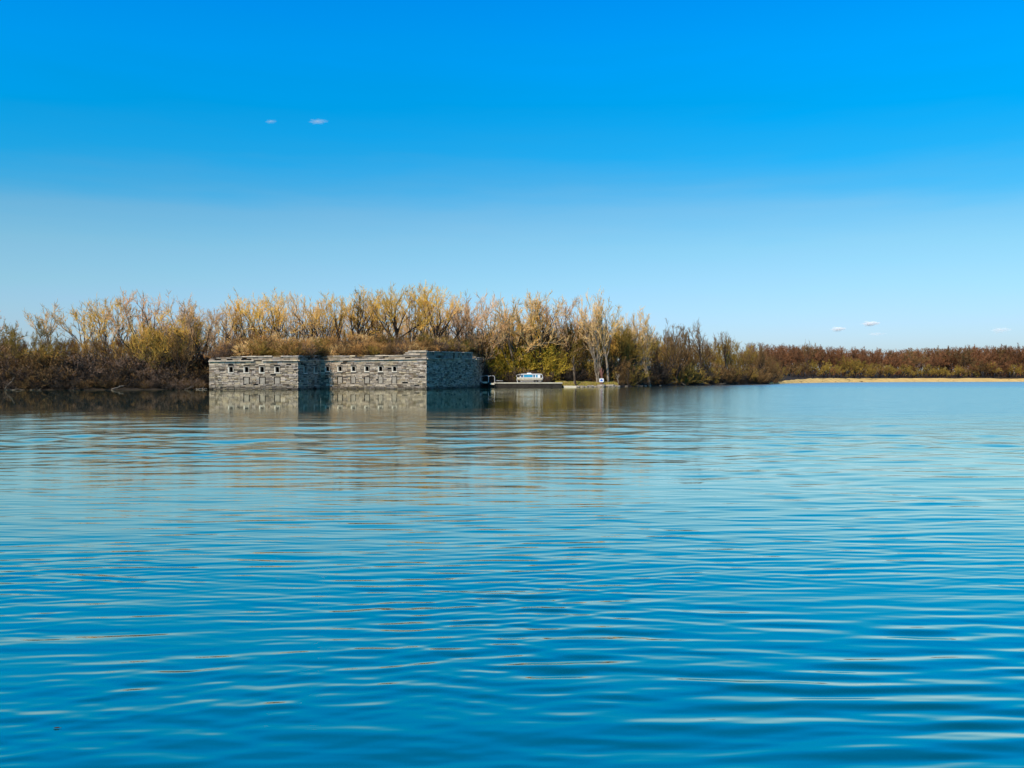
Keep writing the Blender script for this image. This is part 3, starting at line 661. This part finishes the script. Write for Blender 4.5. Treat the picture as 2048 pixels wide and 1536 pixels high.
for i in range(100):     # dark bank below the left woods
    px = -60 + 478 * (i + rs_.random()) / 100; row = i % 3; Y = float(np.interp(px, SH_A, SH_D)) + (1.5, 5, 10)[row] + rs_.uniform(-1, 1)
    tw = rs_.choice(['grey', 'grey', 'brown', 'mauve']) if row < 2 else rs_.choice(['brown', 'brown', 'grey', 'mauve']); shrub(px, Y, (2.6, 4.4, 7)[row] * rs_.uniform(.8, 1.25), SCRUB if row < 2 else SHRUB, tw, f"{HUE[tw]} {('low waterside', 'middle', 'tall rear')[row]} thicket shrub {where('left', px)}", 'thicket along the left bank', 1.3)
for i in range(95):      # right bank
    px = 1150 + 405 * (i + rs_.random()) / 95; row = i % 3; Y = float(np.interp(px, SH_A, SH_D)) + (2.5, 6, 11)[row] + rs_.uniform(-1, 1) + (6 if px < 1240 else 0)
    if px < 1235 and row == 0: continue
    tw = rs_.choice(['brown', 'olive', 'grey', 'brown', 'grey']); shrub(px, Y, (1.8, 4, 7)[row] * rs_.uniform(.8, 1.3), rs_.choice([SCRUB, SHRUB]), tw, f"{HUE[tw]} {('low waterside', 'middle', 'tall rear')[row]} thicket shrub {where('right', px)}", 'thicket along the right bank', 1.25)
for i in range(44):      # dark scrub behind the pier
    px = 946 + 215 * (i + rs_.random()) / 44; Y = 272 + (i % 3) * 3 + rs_.uniform(-1, 1)
    tw = rs_.choice(['grey', 'grey', 'brown', 'mauve']); shrub(px, Y, rs_.uniform(3.5, 6.5), SCRUB, tw, f"{HUE[tw]} {('near', 'middle', 'rear')[i % 3]} scrub shrub {where('right', px)}", 'dark scrub behind the pier', 1.2)
for px, Y, h, lab in ((985, 267, 9.5, 'bright yellow budding bush beside the shaded fort wall'), (1008, 269, 13, 'tall yellow-green bush behind the metal frame'), (1033, 270, 12, 'yellow bush left of the boat, behind the mauve one'),
                      (1062, 270, 13.5, 'tall yellow bush directly above the boat roof'), (1087, 271, 12, 'yellow bush above the stern of the boat'), (1108, 274, 12.0, 'olive-yellow bush above the right end of the pier')):
    shrub(px, Y, h, LEAFY, 'yellow' if px < 1100 else 'olive', lab, 'yellow budding bushes behind the pier', .95)
for px, h, lab in ((1028, 4.8, 'mauve-brown bush just left of the boat bow'), (1044, 5.6, 'mauve-brown bush behind the boat bow'), (1060, 4.5, 'small mauve bush behind the boat cabin'), (1093, 3.8, 'small mauve bush right of the boat stern')):
    shrub(px, 265.5, h, SHRUB, 'mauve', lab, 'mauve bushes around the boat', 1.0)
for px, h, lab in ((962, 6.6, 'dark overhanging bush at the foot of the shaded fort wall'), (976, 5.2, 'dark bush between the fort end and the yellow bush')):
    shrub(px, 259 if px < 970 else 262, h * 1.15, SCRUB, 'grey', lab, 'dark bushes at the end of the fort', 1.0)

# grass slope right of the pier and reeds of dry grass
M_grass = mat('spring_grass', (.30, .27, .03), .9, .4, .8, col2=(.38, .25, .09))
rg = np.random.default_rng(12); acc = Acc(); n = 14000
gx = rg.uniform(at(1112, 262), at(1240, 262), n); gy = 260.5 + rg.uniform(0, 14, n); k = ground_z(gx, gy)
s = rg.normal(0, .08, (n, 3)); s[:, 2] = 0; b0 = np.stack([gx, gy, k - .05], -1); tip = b0 + np.stack([rg.normal(0, .12, n), rg.normal(0, .12, n), rg.uniform(.2, .65, n)], -1)
acc.tris(np.stack([b0 - s, b0 + s, tip], 1)); v, f, sz = acc.data()
go = bpy.data.objects.new('grass', fast_mesh('grass', v, f, sz, M_grass)); COL.objects.link(go); tag(go, 'yellow-green spring grass on the slope beside the pier', 'grass', kind='stuff')

# ------------------------------------------------------------------ pier and the things on it
M_conc = mat('pale_concrete', (.60, .54, .42), .9, .15, 1)
M_tar = mat('tarred_timber', (.035, .028, .022), .9, .4, 1)
M_white = mat('white_gelcoat', (.72, .72, .72), .35, .04, 1, spec=.5)
M_hull = mat('weathered_hull', (.50, .46, .38), .6, .15, 2)
M_glass = mat('blue_window', (.03, .24, .40), .15, .15, 1.5, spec=.6)
M_dark = mat('dark_window', (.03, .08, .15), .15, .2, 1, spec=.6)
M_metal = mat('galvanised_steel', (.58, .58, .60), .5, .15, 3)
M_rubber = mat('rubber', (.02, .02, .02), .8, .2, 3)
M_rock = mat('shore_rock', (.48, .40, .31), .9, .3, 1.5, col2=(.14, .11, .09))
M_drift = mat('driftwood', (.17, .14, .11), .9, .3, 2)
px0, px1, py0 = at(988, 255), at(1124, 255), 255.0
pier = empty('pier', ((px0 + px1) / 2, py0, 0)); tag(pier, 'low concrete pier with a dark timber face under the cabin boat', 'pier')
def local(mb, e, name, m, parent=None, smooth=False):
    ox, oy, oz = e.location; mb.v = [(a - ox, b - oy, c - oz) for a, b, c in mb.v]; return mb.build(name, m, parent or e, smooth)
mb = MB(); mb.box(px0 - .15, px1 + .15, py0 - .15, 263, 1.28, 1.58); local(mb, pier, 'deck', M_conc)
mb = MB(); mb.box(px0, px1, py0 + .25, 262.5, -1.5, 1.279); local(mb, pier, 'core', M_tar)
nb = 34
for i in range(nb):
    a = px0 + (px1 - px0) * i / nb; b = px0 + (px1 - px0) * (i + 1) / nb
    mb = MB(); o_ = random.uniform(0, .1); mb.box(a + .03, b - .03, py0 + .02 + o_, py0 + .26, -1.2, 1.26 - random.uniform(0, .06)); local(mb, pier, 'plank', M_tar)
# sloping end towards the fort
mb = MB(); xa = at(978, 253); mb.hexa([(xa, 254.6, -.6), (px0 - .16, 254.6, -.6), (px0 - .16, 262, -.6), (xa, 262, -.6), (xa + .3, 254.6, 2.0), (px0 - .16, 254.6, 1.3), (px0 - .16, 262, 1.3), (xa + .3, 262, 2.0)])
local(mb, pier, 'ramp', M_tar)
# low white quay stone right of the pier
sx0, sx1 = at(1125, 259.5) + .3, at(1152, 259.5)
mb = MB(); mb.hexa([(sx0, 258.8, -.5), (sx1, 258.8, -.5), (sx1, 260.6, -.5), (sx0, 260.6, -.5), (sx0, 258.9, .5), (sx1, 259.0, .42), (sx1, 260.5, .5), (sx0, 260.5, .55)])
tag(mb.build('quay_stone', M_conc), 'long pale flat stone slab at the waterline, right of the pier end', 'slab')

# cabin boat on its trailer
BX0, BX1, BY = at(1033, 259), at(1085, 259), 258.0
boat = empty('cabin_boat', ((BX0 + BX1) / 2, BY + 1.3, 1.58)); tag(boat, 'white cabin boat with long blue windows hauled out on the pier', 'boat')
def B(x): return x - boat.location.x
Lb = BX1 - BX0; hw = 1.25; zz = .55     # keel height above the deck
mb = MB(); sec = [(0.02, .45, 1.15, .2), (.10, .85, 1.12, .12), (.25, 1.2, 1.05, 0), (.7, 1.25, .98, 0), (.99, 1.2, .98, .05)]
prev = None
for (t_, wd, top, kl) in sec:
    x = -Lb / 2 + t_ * Lb; ring = [(x, -wd, zz + top), (x, -wd * .92, zz + kl + .35), (x, 0, zz + kl), (x, wd * .92, zz + kl + .35), (x, wd, zz + top)]
    if prev:
        for k in range(4): mb.quad([prev[k], prev[k + 1], ring[k + 1], ring[k]])
        mb.quad([prev[4], prev[0], ring[0], ring[4]])
    else: mb.quad(ring[::-1])
    prev = ring
mb.quad(prev); mb.v = [(a, b, c) for a, b, c in mb.v]; hull = mb.build('hull', M_hull, boat)
mb = MB(); x0, x1 = -Lb / 2 + 1.0, Lb / 2 - .75; zt = zz + 1.0; zr = zz + 2.05
mb.hexa([(x0, -1.1, zt), (x1, -1.1, zt), (x1, 1.1, zt), (x0, 1.1, zt), (x0 + .55, -1.0, zr), (x1, -1.0, zr), (x1, 1.0, zr), (x0 + .55, 1.0, zr)]); cab = mb.build('cabin', M_white, boat)
def pane(u0, u1, m, nm, z0_=.12, z1_=.88):
    q = MB(); a, b = x0 + .55 + u0 * (x1 - x0 - .55), x0 + .55 + u1 * (x1 - x0 - .55)
    ya, yb = -1.1 + .1 * z0_, -1.1 + .1 * z1_; h_ = zr - zt
    q.hexa([(a, ya - .03, zt + h_ * z0_), (b, ya - .03, zt + h_ * z0_), (b, ya + .06, zt + h_ * z0_), (a, ya + .06, zt + h_ * z0_), (a, yb - .03, zt + h_ * z1_), (b, yb - .03, zt + h_ * z1_), (b, yb + .06, zt + h_ * z1_), (a, yb + .06, zt + h_ * z1_)])
    return q.build(nm, m, cab)
pane(-.02, .10, M_dark, 'window'); pane(.13, .60, M_glass, 'window'); pane(.63, .72, M_dark, 'window'); pane(.77, .86, M_glass, 'window')
mb = MB()
for k in range(6):   # cambered roof
    pass
xr0, xr1 = x0 - .1, x1 + .55
mb.hexa([(xr0 + .3, -1.2, zr), (xr1, -1.2, zr), (xr1, 1.2, zr), (xr0 + .3, 1.2, zr), (xr0 + .7, -1.0, zr + .2), (xr1 - .25, -1.0, zr + .2), (xr1 - .25, 1.0, zr + .2), (xr0 + .7, 1.0, zr + .2)]); roof = mb.build('roof', M_white, boat)
mb = MB(); xm = x0 + 2.3; mb.hexa([(xm, -.5, zr + .2), (xm + 1.6, -.5, zr + .2), (xm + 1.6, .5, zr + .2), (xm, .5, zr + .2), (xm + .15, -.4, zr + .52), (xm + 1.35, -.4, zr + .52), (xm + 1.35, .4, zr + .52), (xm + .15, .4, zr + .52)]); mb.build('roof_hatch', M_white, roof)
mb = MB(); mb.tube([(xr1 - .1, -1.1, zr + .05), (xr1 + .12, -1.12, zr - .3), (xr1 + .2, -1.15, zt + .05)], .07, 6); mb.tube([(xr1 - .1, 1.1, zr + .05), (xr1 + .12, 1.12, zr - .3), (xr1 + .2, 1.15, zt + .05)], .07, 6); mb.build('roof_support', M_white, boat)
mb = MB()
for sgn in (-1, 1):
    mb.tube([(-Lb / 2 + .15, sgn * .45, zz + 1.1), (-Lb / 2 - .1, sgn * .3, zz + 1.75), (-Lb / 2 + .5, sgn * .7, zz + 1.95), (x0 + .6, sgn * 1.0, zz + 2.05)], .055, 5)
mb.tube([(-Lb / 2 - .1, -.3, zz + 1.75), (-Lb / 2 - .1, .3, zz + 1.75)], .05, 5); mb.tube([(-Lb / 2 + .9, -.85, zz + 1.1), (-Lb / 2 + .9, -.85, zz + 2.3)], .03, 5)
mb.build('bow_rail', M_white, boat)
mb = MB(); mb.tube([(-Lb / 2 + .35, -.5, zz + 1.1), (-Lb / 2 + .1, -.45, zz + .45), (-Lb / 2 + .35, -.4, 0)], .09, 6); mb.build('bow_stand', M_white, boat)
mb = MB(); mb.box(-Lb / 2 + 1.2, Lb / 2 - .4, -.8, -.66, .38, .52); mb.box(-Lb / 2 + 1.2, Lb / 2 - .4, .66, .8, .38, .52); mb.box(-Lb / 2 + 1.5, -Lb / 2 + 1.65, -.8, .8, .25, .38); mb.box(Lb / 2 - 2.2, Lb / 2 - 2.05, -.9, .9, .25, .38); trl = mb.build('cradle', M_metal, boat)
def wheel(x, y, z, r, parent):
    q = MB(); q.tube([(x, y - .11, z), (x, y + .11, z)], r, 14); o = q.build('wheel', M_rubber, parent); return o
for xx in (Lb / 2 - 1.7, Lb / 2 - 2.5):
    for yy in (-.98, .98): wheel(xx, yy, .33, .33, boat)
mb = MB(); mb.box(Lb / 2 - .18, Lb / 2 + .08, -.15, .15, zz + .2, zz + .95); mb.box(Lb / 2 - .05, Lb / 2 + .2, -.22, .22, zz + .85, zz + 1.35); mb.build('outboard_motor', M_white, boat)

# small dinghy left on the quay
dx = at(999, 257); din = empty('dinghy', (dx, 257, 1.58)); tag(din, 'small dark dinghy with a pale rim beside the metal frame', 'dinghy')
mb = MB(); prev = None; rim = []
for t_ in np.linspace(0, 1, 9):
    x = -1.1 + 2.2 * t_; wd = .55 * math.sin(math.pi * (.12 + .74 * t_)) ** .6; zt_ = .55 + .12 * (1 - t_) ** 2
    ring = [(x, -wd, zt_), (x, -wd * .7, .12), (x, wd * .7, .12), (x, wd, zt_)]; rim.append((x, -wd, zt_))
    if prev:
        for k in range(3): mb.quad([prev[k], prev[k + 1], ring[k + 1], ring[k]])
        mb.quad([prev[3], prev[0], (ring[0][0], ring[0][1], ring[0][2] - .06), (ring[3][0], ring[3][1], ring[3][2] - .06)])
    else: mb.quad(ring[::-1])
    prev = ring
mb.quad(prev); mb.build('hull', M_tar, din)
mb = MB(); mb.tube(rim, .06, 5); mb.tube([(a, -b, c) for a, b, c in rim], .06, 5); mb.build('rim', M_metal, din)
mb = MB(); mb.box(-.2, .1, -.45, .45, .42, .5); mb.build('seat', M_metal, din)

# steel frames of the dock lift
fy = 253.6; fx = at(960, fy); zb_ = hz(765.5, fy); fr = empty('dock_frame', (fx, fy, zb_)); tag(fr, 'pale steel double hoop frame at the water beside the shaded fort wall', 'frame')
S = fy / F
def fp(px, y, dy=0): return ((px - 960) * S, dy, (765.5 - y) * S)
for dy in (0, 1.6):
    mb = MB(); mb.tube([fp(961, 763, dy), fp(960.6, 754, dy), fp(963, 752.5, dy), fp(974, 751, dy), fp(976.5, 753, dy)], .075, 6); mb.build('hoop', M_metal, fr)
    mb = MB(); mb.tube([fp(977, 765, dy), fp(977, 753, dy), fp(980, 751.8, dy), fp(987, 751.6, dy), fp(989, 753, dy), fp(989.5, 766, dy)], .075, 6); mb.build('hoop', M_metal, fr)
mb = MB(); mb.tube([fp(961, 763.5), fp(961, 763.5, 1.6)], .08, 6); mb.tube([fp(977, 752), fp(977, 752, 1.6)], .08, 6); mb.tube([fp(989, 753), fp(989, 753, 1.6)], .08, 6); mb.build('crossbar', M_metal, fr)
mb = MB(); mb.box(*[v for v in (fp(966, 0)[0], fp(974.5, 0)[0])], -.2, 1.8, -.15, .35); mb.box(fp(980, 0)[0], fp(989, 0)[0], -.3, 1.8, -.6, -.1); mb.build('float', M_conc, fr)
mb = MB(); mb.tube([fp(950, 752.5), fp(955, 757.5), fp(960, 761.5), fp(966, 765), fp(970, 765.2)], .12, 6); mb.build('handrail', M_metal, fr)
for p in ((961, 763), (977, 765), (989.5, 766)):
    mb = MB()
    for dy in (0, 1.6): mb.tube([fp(p[0], p[1], dy), (fp(p[0], 0, dy)[0], dy, -zb_ - 1.2)], .06, 6)
    mb.build('pile', M_tar, fr)

# signs, rocks, drift
sx, sy = at(1203, 263.5), 263.5; sz_ = gz(sx, sy)
sg = empty('notice_board', (sx, sy, sz_)); tag(sg, 'small white board with a blue emblem at the water, below the tallest shore tree', 'sign')
zc_ = hz(760.5, sy) - sz_
mb = MB(); hw_, hh_ = .76, .62; ch = .18
o8 = [(-hw_ + ch, -hh_), (hw_ - ch, -hh_), (hw_, -hh_ + ch), (hw_, hh_ - ch), (hw_ - ch, hh_), (-hw_ + ch, hh_), (-hw_, hh_ - ch), (-hw_, -hh_ + ch)]
for yy, rv in ((-.06, 0), (.0, 1)): mb.quad([(a, yy, zc_ + b) for a, b in (o8[::-1] if rv else o8)])
for i in range(8):
    a, b = o8[i], o8[(i + 1) % 8]; mb.quad([(a[0], -.06, zc_ + a[1]), (a[0], 0, zc_ + a[1]), (b[0], 0, zc_ + b[1]), (b[0], -.06, zc_ + b[1])])
bd = mb.build('board', M_white, sg)
M_blue = mat('sign_blue', (.01, .12, .55), .6, .05, 1)
mb = MB(); e_ = [(-.42, -.28), (.42, -.28), (.38, .05), (.18, .12), (.1, .36), (-.12, .34), (-.2, .12), (-.4, .02)]
mb.quad([(a, -.075, zc_ + b) for a, b in e_]); mb.quad([(a, -.061, zc_ + b) for a, b in e_[::-1]])
for i in range(8):
    a, b = e_[i], e_[(i + 1) % 8]; mb.quad([(a[0], -.075, zc_ + a[1]), (a[0], -.061, zc_ + a[1]), (b[0], -.061, zc_ + b[1]), (b[0], -.075, zc_ + b[1])])
mb.build('emblem', M_blue, bd)
mb = MB(); mb.box(-.5, -.4, .001, .09, -.5, zc_ + .4); mb.box(.4, .5, .001, .09, -.5, zc_ + .4); mb.build('post', M_drift, sg)

def rock_mesh(seed):
    rg = np.random.default_rng(seed); import bmesh
    bm = bmesh.new(); bmesh.ops.create_icosphere(bm, subdivisions=2, radius=1)
    for v in bm.verts:
        p = np.array(v.co); k = 1 + .22 * math.sin(p[0] * 3.1 + seed) * math.cos(p[1] * 2.7 + seed * 2) + rg.normal(0, .06)
        v.co = Vector((p[0] * k, p[1] * k, max(-.6, min(.62, p[2] * k)) * .8))
    me = bpy.data.meshes.new('rock'); bm.to_mesh(me); bm.free(); me.materials.append(M_rock); return me
RK = [rock_mesh(i) for i in range(6)]
rk = random.Random(9)
ROCKS = [(1156, .8, 'pale rock at the foot of the leaning dark shore trunk'), (1164, .9, 'humped pale rock second from the flat slab'), (1172, .65, 'small upright pale rock in the line along the water'), (1181, 1.1, 'broad rosy rock in the middle of the waterline rocks'),
         (1191, .7, 'dark-sided rock left of the blue sign'), (1203, 1.5, 'wide flat white rock under the blue sign'), (1214, .8, 'pale rock just right of the flat white one'), (1222, 1.5, 'large dark rounded boulder topped with dry grass'), (1234, .9, 'dark boulder at the right end of the rock line'),
         (1253, .55, 'small pale stone at the start of the driftwood tangle'), (1290, .6, 'single pale stone below the round bare crown'), (1298, .5, 'small round stone right of the pale log'), (1320, .5, 'last small stone along the right bank')]
for i, (px, s_, lab) in enumerate(ROCKS):
    Y = float(np.interp(px, SH_A, SH_D)) - .6 + rk.uniform(-.4, .4); o = bpy.data.objects.new('rock', RK[i % 6]); COL.objects.link(o)
    o.location = (at(px, Y), Y, .12 + s_ * .15); o.scale = (s_ * 1.15, s_, s_ * .75); o.rotation_euler = (0, 0, rk.uniform(0, 6)); tag(o, lab, 'rock', 'rocks along the waterline right of the pier')
def log(px, px2, y, rise, label, Yo=-.5, r=.08, grp='driftwood logs along the shore'):
    Y = float(np.interp((px + px2) / 2, SH_A, SH_D)) + Yo; a, b = at(px, Y), at(px2, Y); mb = MB()
    n_ = 6; pts = [(a + (b - a) * k / n_, Y + .3 * math.sin(k * 1.7 + px), .12 + rise * k / n_ + .08 * math.sin(k * 2.1 + px)) for k in range(n_ + 1)]
    mb.tube(pts, np.linspace(r, r * .5, n_ + 1), 7); mb.tube([pts[3], (pts[3][0] + .5, pts[3][1] + .2, pts[3][2] + .6)], [r * .5, r * .2], 5)
    c = Vector(pts[0]); mb.v = [(v[0] - c.x, v[1] - c.y, v[2] - c.z) for v in mb.v]
    o = mb.build('driftwood_log', M_drift); o.location = c; tag(o, label, 'log', grp)
log(12, 48, 781, .1, 'long pale log lying at the far left waterline'); log(58, 84, 0, .1, 'short pale log in the water beside the far left log'); log(138, 160, 0, .1, 'thin pale log in the middle of the left bank')
log(224, 246, 0, .9, 'pale log tilted up out of the water on the left bank', r=.2); log(392, 414, 0, .05, 'pale log floating against the left corner of the fort', r=.16); log(370, 388, 0, .7, 'leaning grey branch near the left corner of the fort')
log(8, 30, 0, 3.0, 'bleached branch slanting up at the far left', r=.12)
log(1264, 1286, 0, .1, 'thick bleached log on the bank under the round bare crown', r=.3, Yo=.2); log(1262, 1284, 0, 2.2, 'fallen branch rising right above the thick bleached log', Yo=1.2, r=.1); log(1300, 1276, 0, 2.6, 'fallen branch rising left above the thick bleached log', Yo=1.5, r=.1)
log(1330, 1352, 0, 1.6, 'grey fallen limb among the stones of the right bank', Yo=1, r=.12); log(1372, 1350, 0, 2.4, 'arched grey limb left of the dark woods', Yo=1.4, r=.12); log(1392, 1412, 0, 1.2, 'low grey limb on the darker part of the right bank', Yo=.6, r=.14); log(1430, 1452, 0, .8, 'last fallen limb toward the point', Yo=.6, r=.14)
# snags and bare poles at the water
def snag(px, Y, y0, y1, r, m, label, lean=0):
    x = at(px, Y); z = gz(x, Y); zt_ = hz(y1, Y); e = empty('dead_snag', (x, Y, z)); tag(e, label, 'tree snag', 'dead trunks by the water')
    n_ = 8; pts = [(lean * k / n_ + .12 * math.sin(k * 1.3 + px), 0, -.5 + (zt_ - z + .5) * k / n_) for k in range(n_ + 1)]
    mb = MB(); mb.tube(pts, np.linspace(r, r * .45, n_ + 1), 7); mb.build('trunk', m, e)
    mb = MB()
    for k in (4, 5, 6): 
        p = pts[k]; sg_ = 1 if k % 2 else -1; mb.tube([p, (p[0] + sg_ * .5, .1, p[2] + .7), (p[0] + sg_ * .8, .1, p[2] + 1.7)], [r * .4, r * .3, r * .1], 5)
    mb.build('broken_limbs', m, e)
snag(1152, 262, 765, 716, .32, M_bark, 'leaning dark trunk with a broken top at the grassy slope', -.9)
snag(1148.5, 263.5, 765, 712, .16, M_pale, 'thin bleached broken stem behind the leaning dark trunk', -.3)
snag(1203, 266, 757, 736, .55, M_red, 'reddish stump standing behind the blue sign')
snag(1236, 266, 770, 748, .2, M_pale, 'short pale stump at the right end of the rocks')
snag(1256, 270, 768, 740, .25, M_bark, 'slim dark trunk with pale edge over the right bank')

# a dead leaf floating close by
M_leaf = mat('wet_leaf', (.035, .022, .012), .7, .3, 30)
lx, ly = at(111, 6.15), 6.15; lf = MB(); ang = np.linspace(0, 2 * math.pi, 11)[:-1]
cup = [(.022 * math.cos(t_) * (1 + .2 * math.cos(2 * t_)), .012 * math.sin(t_), .004 + .004 * abs(math.sin(t_))) for t_ in ang]
for k in range(10): lf.quad([(0, 0, .002), cup[k], cup[(k + 1) % 10]])
lf.tube([(.026, 0, .004), (.036, .003, .009)], .0015, 4)
wd_ = wo.data.vertices; iz = int(np.argmin((Xw - lx) ** 2 + (Yw - ly) ** 2)); lo_ = lf.build('floating_leaf', M_leaf); lo_.location = (lx, ly, float(H.ravel()[iz]) + .001)
tag(lo_, 'tiny dark dead leaf floating on the near water, low on the left', 'leaf')

# ------------------------------------------------------------------ clouds
def cloud_mat(den):
    m = bpy.data.materials.new('cloud_vapour'); m.use_nodes = True; n = m.node_tree; n.nodes.remove(n.nodes['Principled BSDF'])
    v = n.nodes.new('ShaderNodeVolumePrincipled'); v.inputs['Color'].default_value = (1, 1, 1, 1); v.inputs['Anisotropy'].default_value = -.3
    tc_ = n.nodes.new('ShaderNodeTexCoord'); ln = n.nodes.new('ShaderNodeVectorMath'); ln.operation = 'LENGTH'; n.links.new(tc_.outputs['Object'], ln.inputs[0])
    t = n.nodes.new('ShaderNodeTexNoise'); t.inputs['Scale'].default_value = 2.2; t.inputs['Detail'].default_value = 4; n.links.new(tc_.outputs['Object'], t.inputs['Vector'])
    a = n.nodes.new('ShaderNodeMath'); a.operation = 'MULTIPLY_ADD'; a.inputs[1].default_value = 2.2; n.links.new(t.outputs['Fac'], a.inputs[0])
    s_ = n.nodes.new('ShaderNodeMath'); s_.operation = 'MULTIPLY'; s_.inputs[1].default_value = -1.5; n.links.new(ln.outputs['Value'], s_.inputs[0]); n.links.new(s_.outputs[0], a.inputs[2])
    q = n.nodes.new('ShaderNodeMath'); q.operation = 'MULTIPLY'; q.inputs[1].default_value = den; q.use_clamp = False
    mx = n.nodes.new('ShaderNodeMath'); mx.operation = 'MAXIMUM'; mx.inputs[1].default_value = 0; n.links.new(a.outputs[0], mx.inputs[0]); n.links.new(mx.outputs[0], q.inputs[0])
    n.links.new(q.outputs[0], v.inputs['Density']); n.links.new(v.outputs[0], n.nodes['Material Output'].inputs['Volume']); return m
import bmesh
bm = bmesh.new(); bmesh.ops.create_icosphere(bm, subdivisions=3, radius=1); cme = bpy.data.meshes.new('cloud'); bm.to_mesh(cme); bm.free()
CM = cloud_mat(.12); CM2 = cloud_mat(.025); cme.materials.append(CM)
for px, y, wx_, hy_, m_, lab in ((542, 244, 16, 5, CM2, 'tiny wisp of cloud high on the left, the smaller of the pair'), (636, 244, 26, 6, CM2, 'thin white wisp of cloud high on the left, the longer of the pair'),
                            (1675, 658, 20, 7, CM, 'small white puff of cloud above the far woods, left of the bright one'), (1740, 647, 24, 7, CM, 'brightest small white cloud above the far woods'), (1752, 668, 24, 5, CM2, 'faint cloud just under the brightest one'), (2000, 660, 28, 8, CM2, 'faint low cloud near the right edge')):
    Y = 3600.0; o = bpy.data.objects.new('cloud', cme); COL.objects.link(o); o.location = (at(px, Y), Y, hz(y, Y)); o.scale = (wx_ * Y / F, wx_ * Y / F * .6, hy_ * Y / F)
    o.material_slots[0].link = 'OBJECT'; o.material_slots[0].material = m_; tag(o, lab, 'cloud', 'small clouds')

# things that would share a label are told apart by their order from left to right
bpy.context.view_layer.update()
bylab = {}
for o in bpy.data.objects:
    if o.parent is None and 'label' in o: bylab.setdefault(o['label'], []).append(o)
ORD = ['leftmost', 'second', 'third', 'fourth', 'fifth', 'sixth', 'seventh', 'eighth', 'ninth', 'tenth', 'eleventh', 'twelfth', 'thirteenth', 'fourteenth']
for lab, os_ in bylab.items():
    if len(os_) < 2: continue
    os_.sort(key=lambda o: o.location.x / max(o.location.y, 1))
    for k, o in enumerate(os_):
        o['label'] = ('leftmost ' if k == 0 else 'rightmost ' if k == len(os_) - 1 else 'middle ' if len(os_) == 3 else (ORD[k] if k < len(ORD) else f'{k + 1}th') + ' from left ') + lab
